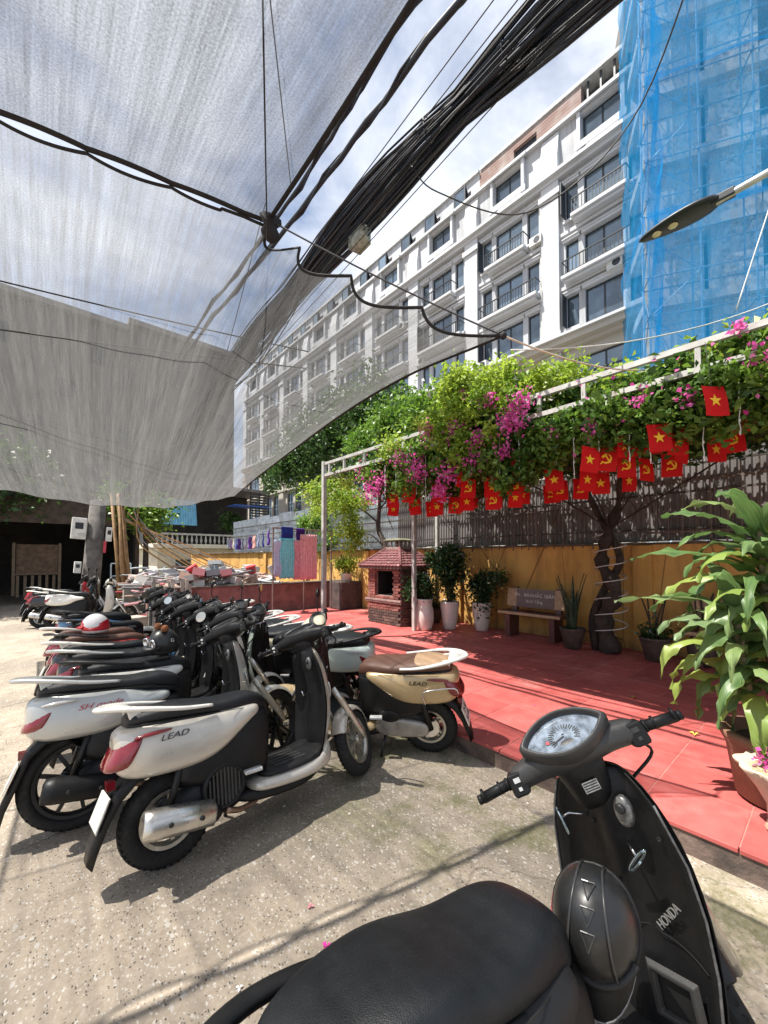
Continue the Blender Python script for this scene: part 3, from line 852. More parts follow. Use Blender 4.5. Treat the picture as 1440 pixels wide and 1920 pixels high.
# ============================================================ OVERHEAD: shade cloth, cables
NETG = net_mat('grey_shade_cloth', (.06, .062, .068), (.085, .088, .095), .55, u=(80, 2.2), streak=(9, .16), amp=.24, fine=(110, 110))
NETL = net_mat('grey_shade_cloth_graded', (.10, .10, .102), (.19, .188, .184), .48, u=(80, 2.2), streak=(16, .12), amp=.28, fine=(110, 110), grad=(.26, 6.6))
HEM = M_('black_hem', (.012, .012, .014), .85, var=.3)
ROPE = M_('black_rope', (.02, .02, .022), .8)
def ribbon(path, w, th=.006):
    q = MB(); q.tube(path, w, 6, flat=.35); return q
un = thing('shade_cloth', 'upper grey woven shade cloth stretched overhead at the top left', 'shade cloth')
A_ = Vector((-1.6, 2.743, 3.59)); B_ = Vector((1.0, 2.16, 3.55)); C_ = Vector((.99, -2.2, 3.72)); D_ = Vector((-1.6, -2.2, 3.72))
def upf(u, v_):
    p = A_.lerp(B_, u).lerp(D_.lerp(C_, u), v_)
    seam = (1 - v_) ** 2
    g_ = abs(math.sin(math.pi * u * 2.66 / .36)) ** .8 * (1.4 - u) * max(0, 1 - v_ * 7) ** 2
    p.z += -.16 * math.sin(math.pi * u) * math.sin(math.pi * v_) + .012 * math.sin(u * 23 + v_ * 9) * min(1, v_ * 5)
    p.y -= .016 * g_
    return p
netsheet(upf, 120, 50, 2.6, 4.5, 'cloth', NETG, un)
ribbon([upf(1, v_ / 20) + Vector((-.01, 0, -.004)) for v_ in range(21)], .013).build('hem', HEM, un, smooth=True)
ribbon([upf(u / 300, 0) for u in range(301)], .018).build('hem', HEM, un, smooth=True)

ln = thing('shade_cloth', 'lower grey shade cloth sagging over the scooters to a tied corner above the terrace kerb', 'shade cloth')
Cc = Vector((2.05, 1.28, 2.9))
topc = [A_.lerp(B_, k / 100) - Vector((0, -.012, .012)) for k in range(100)] + catmull([tuple(B_ - Vector((0, -.012, .012))), (1.20, 1.99, 3.36), (1.55, 1.66, 3.10), tuple(Cc)], 17)
botc = catmull([(-1.0, 8.87, 2.70), (-.45, 8.75, 2.66), (1.0, 8.4, 2.50), (2.0, 8.1, 2.55), (2.94, 7.8, 2.80)], 30)
rigc = catmull([tuple(Cc), (1.97, 2.10, 2.87), (2.10, 3.32, 2.86), (2.42, 5.3, 2.82), (2.94, 7.8, 2.80)], 20)
lefc = catmull([tuple(topc[0]), (-1.2, 5.7, 3.10), (-1.0, 8.87, 2.70)], 20)
def samp(c_, u):
    x = u * (len(c_) - 1); i = min(int(x), len(c_) - 2); return c_[i].lerp(c_[i + 1], x - i)
def lowf(u, v_):
    T_, Bt, Lf, Rt = samp(topc, u), samp(botc, u), samp(lefc, v_), samp(rigc, v_)
    c00, c10, c01, c11 = topc[0], topc[-1], botc[0], botc[-1]
    p = T_ * (1 - v_) + Bt * v_ + Lf * (1 - u) + Rt * u - (c00 * (1 - u) * (1 - v_) + c10 * u * (1 - v_) + c01 * (1 - u) * v_ + c11 * u * v_)
    p.z -= .10 * math.sin(math.pi * u) * math.sin(math.pi * v_ ** 1.5)
    p.z += (.010 * math.sin(u * 55 + 2 * math.sin(v_ * 5)) * (.3 + v_) + .012 * math.sin(u * 21 - v_ * 4)) * min(1, v_ * 5)
    s_ = max(0, 1 - v_ * 9)
    if u < .662:
        g_ = abs(math.sin(math.pi * u * 151 / 100 * 2.66 / .36)) ** .8 * (1.4 - u * 1.5) * s_ * (1 if u < .6 else .3)
        p.y += .022 * g_; p.z -= .022 * g_
    else:
        w_ = (u - .662) / .338
        bite = abs(math.sin(w_ * math.pi * 4)) * s_
        p.y += .11 * bite; p.x -= .05 * bite; p.z -= .03 * bite
    return p
netsheet(lowf, 230, 90, 3.9, 6.6, 'cloth', NETL, ln)
ribbon([lowf(u / 450, 0) for u in range(451)], .009).build('hem', HEM, ln, smooth=True)
ribbon([lowf(1, v_ / 40) for v_ in range(41)], .014).build('hem', HEM, ln, smooth=True)
ribbon([lowf(0, v_ / 40) for v_ in range(41)], .012).build('hem', HEM, ln, smooth=True)
ribbon([upf(0, v_ / 20) for v_ in range(21)], .012).build('hem', HEM, un, smooth=True)
ribbon([lowf(u / 60, 1) for u in range(61)], .010).build('hem', HEM, ln, smooth=True)
q = MB(); q.loft([[Vector((1.0, 2.14, 3.53)) + Vector((math.cos(a) * r_, math.sin(a) * r_ * .7, h)) for a in [k * math.pi / 4 for k in range(8)]] for r_, h in ((.07, .03), (.035, -.01), (.06, -.06), (.01, -.11))])
q.build('gathered_knot', HEM, un, smooth=True)
q = MB(); q.lathe([(.01, .02), (.02, .03), (.022, .05), (.01, .06)], 8, tuple(Cc - Vector((0, 0, .04)))); q.build('corner_knot', HEM, ln, smooth=True)

def line(name, label, cat, pts, r, mat, group=None, n=5):
    q = MB(); q.tube(pts, r, n); return tag(q.build(name, mat, smooth=True), label, cat, group)
TWINE = M_('pale_twine', (.62, .52, .42), .8)
WIRE = M_('thin_wire', (.05, .05, .055), .6)
line('tie_rope', 'thin pinkish cord from the corner of the shade cloth to the terrace frame', 'rope', sagline(Cc, (4.0, 1.1, 3.24), .06), .006, TWINE)
line('tie_rope', 'cord from the corner of the shade cloth back up to the black knot', 'rope', sagline(Cc, (1.0, 2.14, 3.55), .02), .005, WIRE)
for k, (a, b_, s_, lb) in enumerate((((.45, 1.05, 3.62), (.98, 2.14, 3.42), .0, 'long dark line crossing the upper shade cloth down to the knot'), ((.46, 1.1, 3.62), (1.0, 1.9, 3.6), .0, 'second line fanning out over the upper shade cloth'),
                                     ((-.7, 3.48, 3.6), (1.7, 2.9, 3.32), .08, 'black cable sagging above the lower shade cloth, nearest one'), ((-.75, 4.1, 3.48), (1.75, 3.05, 3.25), .08, 'black cable sagging above the lower shade cloth, middle one'),
                                     ((-.75, 5.05, 3.3), (1.45, 5.9, 2.98), .08, 'dark cable crossing low above the lower cloth'), ((-.75, 5.1, 3.24), (1.4, 6.1, 2.95), .1, 'thin wire crossing low above the lower cloth'),
                                     ((-.8, 6.9, 3.1), (1.0, 7.6, 2.85), .08, 'dark wire near the far hem of the lower cloth'), ((.95, 2.1, 3.6), (1.45, 4.6, 3.2), .02, 'thin line running on from the knot under the lower cloth'))):
    if 2 <= k <= 6:      # these run on to the houses on the left
        a = tuple(a[i] + (a[i] - b_[i]) * (2.2 if i < 2 else .3) for i in range(3))
    line('support_line', lb, 'line', sagline(a, b_, s_ * (2 if 2 <= k <= 6 else 1), 30), (.004, .003, .005, .006, .006, .004, .006, .003)[k], ROPE)

BUND = M_('bundle_black', (.012, .018, .030), .5, var=.4, rnd=.4)
cb = thing('cable_bundle', 'thick bundle of black telecom cables running overhead from the top right', 'cable bundle')
BC = catmull([(2.8, -2.4, 5.0), (2.62, 1.0, 5.28), (2.6, 3.6, 5.32), (2.58, 6.7, 4.95), (2.5, 9.86, 4.22), (1.85, 12.6, 3.15)], 20)
def bpt(s_):
    x = s_ * (len(BC) - 1); i = min(int(x), len(BC) - 2); return BC[i].lerp(BC[i + 1], x - i)
for k in range(64):
    a = random.uniform(0, 6.28); rr = .20 * math.sqrt(random.random()) * (1.35 if k % 6 == 0 else 1); fr = random.uniform(3, 9); am = random.uniform(.0, .05) * (2.2 if k % 5 == 0 else 1)
    pts = []
    for i in range(34):
        s_ = i / 33; tight = .55 + .45 * abs(math.cos(s_ * math.pi * 5 + .4))
        p = bpt(s_) + Vector((math.cos(a + s_ * 2) * rr * tight, 0, math.sin(a + s_ * 2) * rr * tight)) + Vector((math.sin(s_ * fr * 3 + k) * am, 0, math.cos(s_ * fr * 2.3 + k) * am - (am * 1.6 if k % 9 == 0 else 0)))
        pts.append(p)
    q = MB(); q.tube(pts, random.choice((.006, .008, .010, .013, .018)), 5); q.build('cable', BUND, cb, smooth=True)
for s_ in (.10, .24, .30, .42):
    q = MB(); p = bpt(s_); q.tube([p + Vector((math.cos(k * .7) * .15, .03 * math.sin(k), math.sin(k * .7) * .15)) for k in range(10)], .006, 5); q.build('binding', BUND, cb, smooth=True)
q = MB(); p = bpt(.385); q.loft([[p + Vector((dx, dy, -.17 - h)) for dx, dy in ((-.06, -.12), (.09, -.1), (.1, .1), (-.05, .12))] for h in (0, .1, .17)]); q.build('snagged_bag', M_('torn_plastic', (.35, .37, .33), .5, var=.5, scale=20), cb, smooth=True)
for k, (a, b_, r_, lb) in enumerate((((1.98, -2.0, 5.75), 5.61, .020, 'thick black cable running overhead beside the edge of the upper cloth'), ((1.98, -2.0, 5.2), 5.19, .024, 'second thick black cable overhead, nearer the bundle'))):
    ps = catmull([a, (2.0, 1.9 - .35 * k, b_), (2.0, 3.9, b_ - .18 + .16 * k), (2.0, 8.0, b_ - .15 + .2 * k), (1.9, 12.6, 4.6 - .3 * k)], 10); ps = [p + Vector((.008 * math.sin(i * 2.1), 0, .008 * math.cos(i * 1.7))) for i, p in enumerate(ps)]
    q = thing('power_cable', lb, 'cable', group='thick single cables')
    mb_ = MB(); mb_.tube(ps, r_, 7); mb_.build('sheath', BUND, q, smooth=True)
    mb_ = MB(); mb_.tube([p + Vector((.03 * math.cos(i * 1.3), 0, .03 * math.sin(i * 1.3))) for i, p in enumerate(ps)], .011, 5); mb_.build('messenger_wire', BUND, q, smooth=True)
for k in range(6):
    x = 2.25 + .08 * k; nm = ['first', 'second', 'third', 'fourth', 'fifth', 'sixth'][k]
    line('thin_wire', nm + ' thin wire from the left, between the thick cables and the black bundle', 'wire', sagline((x - .05 + .1 * random.random(), -2, 5.75 - .05 * k + .1 * random.random()), (x, 12.6, 4.3), .15, 24), .0045, WIRE, 'thin wires overhead')
line('loose_wire', 'thin wire hanging in a loop from the bundle near the blue net', 'wire', catmull([(2.85, .35, 5.4), (3.4, 1.0, 4.95), (3.2, 1.75, 4.62), (2.65, 2.3, 4.85), (2.6, 2.6, 5.3)], 8), .006, WIRE)
line('white_cord', 'pale cord stretched across the blue net toward the street lamp', 'rope', sagline((3.0, 1.8, 3.35), (6.5, -.2, 4.75), .25), .006, M_('white_cord', (.7, .7, .68), .7))
line('white_cord', 'short pale cord rising to the street lamp arm', 'rope', sagline((5.05, .62, 3.98), (5.25, .05, 6.1), 0), .006, MATS['white_cord'])

# ---- street lamp with LED head
sl = thing('street_lamp', 'black oval LED street lamp head on a pale arm before the blue net', 'street lamp', (5.45, -.9, 0))
LAMPB = M_('lamp_body', (.02, .024, .028), .45, .2)
q = MB()
q.tube([(-.1, -2.6, 0), (-.1, -2.6, 5.4)], .07, 10); pl_ = q.build('post', M_('pale_metal', (.60, .60, .58), .5, .2), sl, smooth=True)
q = MB(); q.tube(catmull([(-.1, -2.6, 5.4), (-.05, -1.2, 5.5), (.0, .0, 5.5), (.06, 1.35, 5.48), (.08, 1.72, 5.47)], 6), .036, 10); q.build('arm', MATS['pale_metal'], sl, smooth=True)
def oval(w, l, y0, z, k=1.5):
    w = w * k
    return [(.08 + w * math.sin(a) * (.75 + .25 * math.cos(a)), y0 + l * .5 - l * .5 * math.cos(a), z) for a in [2 * math.pi * k / 24 for k in range(24)]]
q = MB(); q.loft([oval(.10, .66, 1.76, 5.455), oval(.135, .78, 1.68, 5.47), oval(.13, .76, 1.68, 5.50), oval(.06, .5, 1.72, 5.55)]); hd = q.build('lamp_head', LAMPB, sl, smooth=True)
q = MB(); q.box((.08, 1.66, 5.485), (.09, .2, .08)); q.build('arm_clamp', LAMPB, sl, bevel=.01)
for y in (2.27, 2.11):
    q = MB(); q.lathe([(.045, 0), (.05, -.006), (.035, -.022), (.005, -.03)], 16, (.07, y, 5.4545)); q.build('led_lens', M_('led_lens', (.72, .62, .36), .2, 0, var=.2, scale=40), hd, smooth=True)

# ============================================================ VEGETATION
def leaf_mesh(name, pos, size, mat, parent=None, tint=None, up=.4, ratio=.55, droop=.0, nrm=None):
    n = len(pos); pos = np.asarray(pos, dtype=float)
    nn = rng.normal(size=(n, 3)) * (1 - up); nn[:, 2] += up * 1.3
    nn /= np.linalg.norm(nn, axis=1)[:, None] + 1e-9
    t_ = rng.normal(size=(n, 3)); t_ -= (t_ * nn).sum(1)[:, None] * nn; t_[:, 2] -= droop
    t_ /= np.linalg.norm(t_, axis=1)[:, None] + 1e-9
    s_ = np.cross(nn, t_); s_ /= np.linalg.norm(s_, axis=1)[:, None] + 1e-9
    L_ = size * rng.uniform(.6, 1.3, n)[:, None]; W_ = L_ * ratio
    fold = nn * L_ * .12
    v = np.empty((n, 4, 3))
    v[:, 0] = pos - t_ * L_ * .5; v[:, 1] = pos + s_ * W_ * .5 - t_ * L_ * .05 + fold; v[:, 2] = pos + t_ * L_ * .5 - fold; v[:, 3] = pos - s_ * W_ * .5 - t_ * L_ * .05 + fold
    me = bpy.data.meshes.new(name)
    me.vertices.add(n * 4); me.vertices.foreach_set('co', v.reshape(-1))
    me.loops.add(n * 4); me.loops.foreach_set('vertex_index', np.arange(n * 4, dtype=np.int32))
    me.polygons.add(n); me.polygons.foreach_set('loop_start', np.arange(0, n * 4, 4, dtype=np.int32))
    try: me.polygons.foreach_set('loop_total', np.full(n, 4, dtype=np.int32))
    except Exception: pass
    at = me.attributes.new('tint', 'FLOAT', 'FACE')
    tv = rng.uniform(0, 1, n) if tint is None else np.clip(tint, 0, 1)
    at.data.foreach_set('value', tv.astype(np.float32))
    me.update(calc_edges=True); me.validate()
    me.materials.append(mat)
    o = bpy.data.objects.new(name, me); link(o, parent)
    return o

def clumps(ells, sub=.22):
    """ells: (centre, radii, n leaves, n sub-clumps) -> positions, per-leaf clump tint"""
    P_, T_ = [], []
    for c, r, n, k in ells:
        d = rng.normal(size=(k, 3)); d /= np.linalg.norm(d, axis=1)[:, None]
        cc = np.array(c) + d * np.array(r) * (rng.random(k) ** .45)[:, None]
        ct = rng.uniform(.0, 1, k)
        idx = rng.integers(0, k, n)
        P_.append(cc[idx] + rng.normal(size=(n, 3)) * sub * rng.uniform(.5, 1.2, k)[idx][:, None]); T_.append(ct[idx] * .75 + rng.random(n) * .25)
    return np.concatenate(P_), np.concatenate(T_)

BARK = M_('bark', (.045, .033, .026), .95, var=.5, scale=9, bmp=.9, bscale=25)
L_DARK = leaf_mat('leaf_dark', (.025, .060, .016), (.075, .16, .03), .3)
L_MID = leaf_mat('leaf_mid', (.055, .14, .018), (.22, .36, .05), .45)
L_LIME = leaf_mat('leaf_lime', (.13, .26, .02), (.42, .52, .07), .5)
L_POT = leaf_mat('leaf_pot', (.018, .045, .014), (.05, .11, .03), .2, .3)
PINKF = leaf_mat('bougainvillea_bract', (.60, .03, .30), (.80, .20, .50), .45, .6)

def tree(name, label, trunk, ells, size, mat, cat='tree', sub=.5, limbs=()):
    t_ = thing(name, label, cat, trunk[0][:3])
    o_ = Vector(trunk[0][:3])
    q = MB(); pts = catmull([Vector(p[:3]) - o_ for p in trunk], 5)
    rs = [trunk[0][3] + (trunk[-1][3] - trunk[0][3]) * i / (len(pts) - 1) for i in range(len(pts))]
    q.tube(pts, rs, 8)
    for a, b_, r_ in limbs:
        q.tube(catmull([Vector(a) - o_, (Vector(a) + Vector(b_)) / 2 - o_ + Vector((0, 0, .15)), Vector(b_) - o_], 4), [r_ * (1 - .08 * i) for i in range(9)], 6)
    q.build('trunk', BARK, t_, smooth=True)
    p, tt = clumps(ells, sub); p = p - np.array(o_)
    leaf_mesh('crown', p, size, mat, t_, tt)
    return t_

tree('broadleaf_tree', 'large dark green tree behind the metal sheets, left of the flowers', [(11, 15.5, 0, .25), (11.1, 15.3, 3, .2), (10.9, 15.6, 6, .12)],
     [((11, 16.2, 7.4), (1.8, 3.6, 1.7), 9000, 60), ((10.5, 19.5, 6.2), (1.6, 2.6, 1.0), 3500, 26), ((10.8, 13.2, 7.6), (1.5, 2.0, 1.5), 4500, 34)], .22, L_DARK, sub=.42,
     limbs=[((11, 15.4, 4.5), (10.8, 18.5, 6.4), .1), ((11, 15.4, 4.8), (10.8, 13, 7.4), .1)])
tree('broadleaf_tree', 'bright green tree crown rising above the flowering vine', [(9.6, 9.6, 0, .18), (9.5, 9.5, 3, .14), (9.6, 9.4, 5, .08)],
     [((9.6, 9.6, 6.2), (1.1, 1.5, .75), 5200, 46), ((9.4, 8.2, 5.9), (.9, 1.0, .5), 2400, 20), ((9.4, 11.4, 5.7), (1.0, 1.3, .5), 2600, 22)], .17, L_MID, sub=.28, limbs=[((9.5, 9.5, 3.6), (9.4, 8.2, 5.4), .06), ((9.5, 9.5, 3.6), (9.4, 11.2, 5.3), .06)])
tree('broadleaf_tree', 'dark tree canopy over the open shed at the far left edge', [(-2.4, 16.9, 0, .2), (-2.3, 16.8, 2.4, .17), (-2.2, 16.6, 4, .1)],
     [((-2.4, 16.6, 4.2), (3.4, 1.0, 1.0), 7000, 50)], .2, L_DARK, sub=.4, limbs=[((-2.2, 16.7, 3.2), (.2, 16.6, 4.1), .08)])
tree('broadleaf_tree', 'small green tree behind the bamboo prop', [(3.2, 17.5, 0, .12), (3.2, 17.4, 2, .1), (3.1, 17.3, 3.2, .06)],
     [((3.0, 17.3, 3.5), (1.1, .8, .75), 3200, 26)], .17, L_MID, sub=.3)
# small flowering tree between grill and fence
tree('bougainvillea_tree', 'small crooked tree with lime leaves beside the brick grill', [(6.75, 7.75, .14, .09), (6.8, 7.72, 1.75, .085), (6.85, 8.05, 2.35, .075), (6.8, 7.95, 2.9, .06), (6.5, 7.6, 3.3, .035)],
     [((6.3, 9.0, 3.05), (.6, 1.6, .28), 2600, 34), ((6.4, 8.6, 2.25), (.35, .35, .5), 1500, 16), ((5.6, 8.4, 3.2), (.6, .9, .3), 1400, 18)], .09, L_LIME, sub=.14,
     limbs=[((6.82, 8.0, 2.5), (6.3, 8.9, 3.0), .03), ((6.8, 8.0, 2.8), (6.9, 7.2, 3.2), .028), ((6.8, 7.8, 1.9), (6.6, 8.6, 2.2), .02)])
tree('climbing_vine', 'bright green creeper spilling over the sheets behind the clothes rack', [(7.1, 12.2, 0, .04), (7.15, 12.2, 1.8, .03), (7.1, 12.2, 3.0, .02)],
     [((7.05, 11.6, 2.9), (.25, 1.3, .35), 1500, 20), ((7.05, 11.0, 2.3), (.15, .5, .5), 600, 9)], .10, L_MID, 'plant', sub=.13)

# ---- steel terrace frame
FRM = M_('frame_paint', (.44, .43, .40), .55, .2, var=.2, scale=6, dirt=((.30, .2, .14), 7, .6, .75))
pg = thing('pergola', 'pale steel frame with double top rail carrying the flowering vine', 'pergola', (3.96, 0, .145))
for z in (2.92, 3.13):
    q = MB(); q.b2((-.022, -2.0, z), (.022, 6.15, z + .048)); q.build('rail', FRM, pg)
for y in (-1.75, -.83, .1, .72, 1.6, 2.05, 3.0, 3.62, 4.1, 5.0, 5.55, 6.0):
    q = MB(); q.b2((-.018, y - .02, 2.970), (.018, y + .02, 3.128)); q.build('rail_strut', FRM, pg)
for (x, y) in ((0, 6.18), (0, -1.9), (1.76, 5.62), (3.0, 6.1), (3.0, -1.9)):
    q = MB(); q.b2((x - .035, y - .035, 0), (x + .035, y + .035, 3.2 if x != 1.76 else 2.9)); q.build('post', FRM, pg)
for y in (-1.9, -.2, 1.4, 3.0, 4.6, 6.12):
    q = MB(); q.b2((.04, y - .025, 2.93), (3.0, y + .025, 2.975)); q.build('cross_rail', FRM, pg)
for k, x in enumerate((.35, .75, 1.2, 1.7, 2.2, 2.7)):
    q = MB(); q.tube(sagline((x, -1.9, 2.90), (x, 6.1, 2.90), .05 + .03 * (k % 3)), .006, 5); q.build('wire', WIRE, pg)
# ---- the bougainvillea covering it; its wrapped trunk stands by the wall
bv = thing('bougainvillea', 'pink flowering bougainvillea spread over the frame from a rope wrapped trunk', 'vine', (6.62, 2.32, .145))
o_ = np.array((6.62, 2.32, .145))
q = MB()
q.tube(catmull([(0, 0, 0), (.05, .12, .5), (-.1, -.1, .95), (.06, .14, 1.35), (0, .05, 1.75), (.1, -.1, 2.3), (-.2, -.3, 2.95)], 5), [.135 + .03 * math.sin(i * 1.7) - .003 * i for i in range(31)], 9)
for a in (1, 3, 5, 7):
    y1 = -3.6 + a * .8; q.tube(catmull([(0, 0, 1.9), (-.3, y1 * .4, 2.5), (-1.0 - .2 * (a % 3), y1 * .8, 2.95), (-2.3, y1, 3.0)], 5), [.016 - .0006 * i for i in range(16)], 5)
q.build('trunk', BARK, bv, smooth=True); q = MB()
for a in range(12):
    y1 = random.uniform(-3, 3.5); x1 = random.uniform(-1.5, .35); q.tube(catmull([(x1, y1, 2.9), (x1 + random.uniform(-.2, .2), y1 + random.uniform(-.3, .3), 2.4), (x1 + .2, y1 + random.uniform(-.5, .5), 2.0)], 5), .006, 4)
tag(q.build('hanging_twigs', BARK, bv, smooth=True), kind='stuff')
q = MB(); q.tube(catmull([(.1, .25, 0), (.05, .28, .5), (.1, .1, 1.0), (.05, -.12, 1.45), (.15, .2, 2.1), (-.1, .5, 2.95)], 5), [.07 - .001 * i for i in range(26)], 7); q.build('second_stem', BARK, bv, smooth=True)
q = MB(); q.tube([(.20 * math.cos(k * .55), .22 * math.sin(k * .55), .25 + k * .021) for k in range(75)], .009, 5); q.build('wrapped_light_rope', M_('rope_light', (.55, .54, .52), .5), bv, smooth=True)
ell = []
y = -1.9
while y < 4.7:
    ell.append(((4.9, y, 3.22), (1.0, .5, .16), 2300, 26)); ell.append(((6.3, y, 3.15), (.8, .5, .16), 1900, 24)); y += .62
y = -1.9
while y < 2.2:
    h = .16 + .08 * math.sin(y * 3)
    ell.append(((4.02, y, 2.88 + .04 * math.sin(y * 5)), (.18, .3, h + .06), 1300, 22)); ell.append(((4.02, y, 2.72 + .05 * math.cos(y * 4)), (.12, .25, .14), 520, 10)); y += .42
ell += [((4.05, 3.0, 3.05), (.42, .75, .55), 7000, 60), ((4.0, 2.45, 2.75), (.25, .45, .4), 2800, 30), ((4.15, 3.85, 2.85), (.35, .6, .4), 3800, 36), ((4.3, 4.7, 2.85), (.35, .55, .28), 2200, 24), ((4.6, 3.3, 2.6), (.4, .8, .25), 1800, 22),
        ((4.35, 5.3, 3.0), (.3, .4, .2), 450, 9)]
ec = []
y = -2.3
while y < 6.0:
    ec.append(((4.75, y, 3.2), (.85, .55, .12), 1700, 40)); ec.append(((6.1, y, 3.18), (1.0, .55, .12), 2200, 46)); y += .6
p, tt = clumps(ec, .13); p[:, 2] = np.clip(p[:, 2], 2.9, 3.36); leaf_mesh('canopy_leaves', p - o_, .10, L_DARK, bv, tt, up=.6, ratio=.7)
p, tt = clumps(ell, .085); leaf_mesh('foliage', p - o_, .075, leaf_mat('leaf_vine', (.030, .085, .016), (.19, .32, .045), .42), bv, tt)
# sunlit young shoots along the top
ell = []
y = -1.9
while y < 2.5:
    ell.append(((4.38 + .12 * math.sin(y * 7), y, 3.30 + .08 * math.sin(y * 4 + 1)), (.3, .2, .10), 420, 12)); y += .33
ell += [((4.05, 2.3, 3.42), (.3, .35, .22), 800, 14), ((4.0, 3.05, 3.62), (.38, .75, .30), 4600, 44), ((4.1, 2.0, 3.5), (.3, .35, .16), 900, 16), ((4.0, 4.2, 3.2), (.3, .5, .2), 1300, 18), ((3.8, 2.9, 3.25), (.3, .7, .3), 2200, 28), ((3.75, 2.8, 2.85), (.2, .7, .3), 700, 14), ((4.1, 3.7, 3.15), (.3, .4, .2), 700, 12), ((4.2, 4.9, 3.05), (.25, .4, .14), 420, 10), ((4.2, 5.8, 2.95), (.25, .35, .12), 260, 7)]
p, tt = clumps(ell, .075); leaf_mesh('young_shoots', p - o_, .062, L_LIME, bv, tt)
fl_ = [((3.92, 4.75, 2.62), .16, 300), ((3.9, 4.55, 2.78), .10, 120), ((3.85, 4.0, 2.95), .13, 170), ((3.72, 2.95, 3.1), .11, 190), ((3.7, 3.4, 3.2), .1, 110), ((3.7, 2.5, 3.3), .08, 80), ((3.72, 3.6, 2.7), .12, 170), ((3.66, 2.62, 2.92), .08, 90), ((3.68, 2.2, 3.0), .12, 260), ((3.72, 2.12, 3.18), .09, 150), ((3.75, 3.1, 2.62), .11, 150), ((3.78, 3.25, 2.42), .10, 160), ((3.72, 2.7, 2.7), .1, 120), ((3.74, 2.35, 2.72), .08, 90),
       ((3.8, 3.7, 2.9), .09, 80), ((3.85, 1.1, 2.95), .07, 50), ((3.84, .75, 2.86), .06, 45), ((3.85, .3, 3.02), .1, 70), ((3.9, .1, 3.22), .1, 80), ((3.86, 1.5, 2.8), .07, 45), ((3.9, .45, 3.3), .06, 35), ((3.86, -.2, 2.9), .09, 60), ((3.86, 1.85, 2.85), .07, 50), ((3.8, 2.9, 3.5), .07, 40), ((4.0, 5.1, 3.0), .1, 80), ((4.1, 4.4, 3.2), .1, 60)]
P_ = [np.array(c) + rng.normal(size=(int(n * .8), 3)) * r_ * .62 for c, r_, n in fl_]
P_.append(np.stack([rng.uniform(3.78, 4.2, 240), rng.uniform(-1.5, 5.2, 240), rng.uniform(2.55, 3.3, 240)], 1))
p = np.concatenate(P_); leaf_mesh('flowers', p - o_, .042, PINKF, bv, None, up=.1, ratio=.8)

# ---- potted shrubs
POTW = M_('white_glaze', (.66, .60, .54), .25, var=.06, scale=5, coat=.4, dirt=((.5, .42, .35), 4, .6, .8))
SOIL = M_('soil', (.06, .045, .03), .95, var=.5, scale=20, bmp=.8)
def pot_plant(name, label, loc, prof, ells, size, mat, pmat=POTW, cat='potted plant', sub=.09, soil=True, n=24, group=None, ratio=.5):
    t_ = thing(name, label, cat, loc, group=group)
    q = MB(); q.lathe(prof, n, cap=True); po = q.build('pot', pmat, t_, smooth=True)
    hh = max(z for r_, z in prof); rr = [r_ for r_, z in prof if z == hh][0]
    q = MB(); q.lathe([(.001, hh - .03), (rr * .86, hh - .035)], 14, cap=False); q.build('soil', SOIL, t_)
    q = MB()
    for k in range(5):
        a = k * 1.3; q.tube(catmull([(.03 * math.cos(a), .03 * math.sin(a), hh - .05), (.08 * math.cos(a), .08 * math.sin(a), hh + .25), (.16 * math.cos(a + .3), .16 * math.sin(a + .3), hh + .55)], 4), .011, 5)
    q.build('stems', BARK, t_, smooth=True)
    p, tt = clumps(ells, sub); leaf_mesh('foliage', p, size, mat, t_, tt, ratio=ratio)
    return t_
vase = [(.10, 0), (.14, .01), (.15, .06), (.185, .2), (.18, .36), (.15, .5), (.152, .58), (.175, .62), (.155, .62), (.13, .52), (.13, .5)]
cone = [(.11, 0), (.125, .01), (.15, .15), (.185, .42), (.20, .53), (.205, .56), (.185, .56), (.17, .5)]
pot_plant('potted_shrub', 'dark leafy shrub in a rounded white vase pot next to the brick grill', (5.95, 5.55, .147), vase, [((0, .05, .85), (.28, .30, .28), 1500, 22), ((-.05, .25, .8), (.2, .2, .15), 500, 8)], .075, L_POT)
pot_plant('potted_shrub', 'tallest dark shrub in the middle white tapered pot', (6.4, 5.28, .147), cone, [((0, 0, 1.15), (.34, .34, .5), 2600, 34), ((.1, .35, 1.45), (.25, .35, .25), 800, 12), ((0, 0, 1.55), (.3, .25, .25), 600, 10)], .08, L_POT)
pot_plant('potted_shrub', 'dark shrub trailing to the right in the white pot nearest the bench', (6.75, 4.75, .147), cone, [((0, 0, .85), (.28, .26, .28), 1500, 20), ((0, -.32, 1.05), (.15, .25, .12), 450, 8), ((-.1, -.1, .5), (.1, .08, .2), 160, 5)], .075, L_POT)
DKPOT = M_('dark_clay', (.07, .045, .035), .7, var=.4, scale=8)
small = [(.10, 0), (.12, .01), (.16, .2), (.19, .3), (.20, .33), (.17, .33), (.15, .28)]
pot_plant('potted_shrub', 'small bright green round bush on the block by the low pink wall', (6.75, 9.35, .92), [(.12, 0), (.14, .01), (.17, .2), (.19, .22), (.16, .22), (.14, .18)], [((0, 0, .48), (.26, .26, .2), 1500, 18)], .07, L_LIME)
q = MB(); q.b2((6.4, 9.1, .146), (7.1, 9.7, .918)); tag(q.build('plant_stand', M_('stand_dark', (.07, .05, .045), .9, var=.5, scale=5, bmp=.5), bevel=.02), 'dark masonry block carrying the bright round bush', 'stand')
pot_plant('potted_plant', 'dark glazed bowl of low greenery tucked behind the white pots', (6.75, 6.0, .147), small, [((0, 0, .4), (.2, .2, .12), 500, 8)], .07, L_POT, DKPOT)
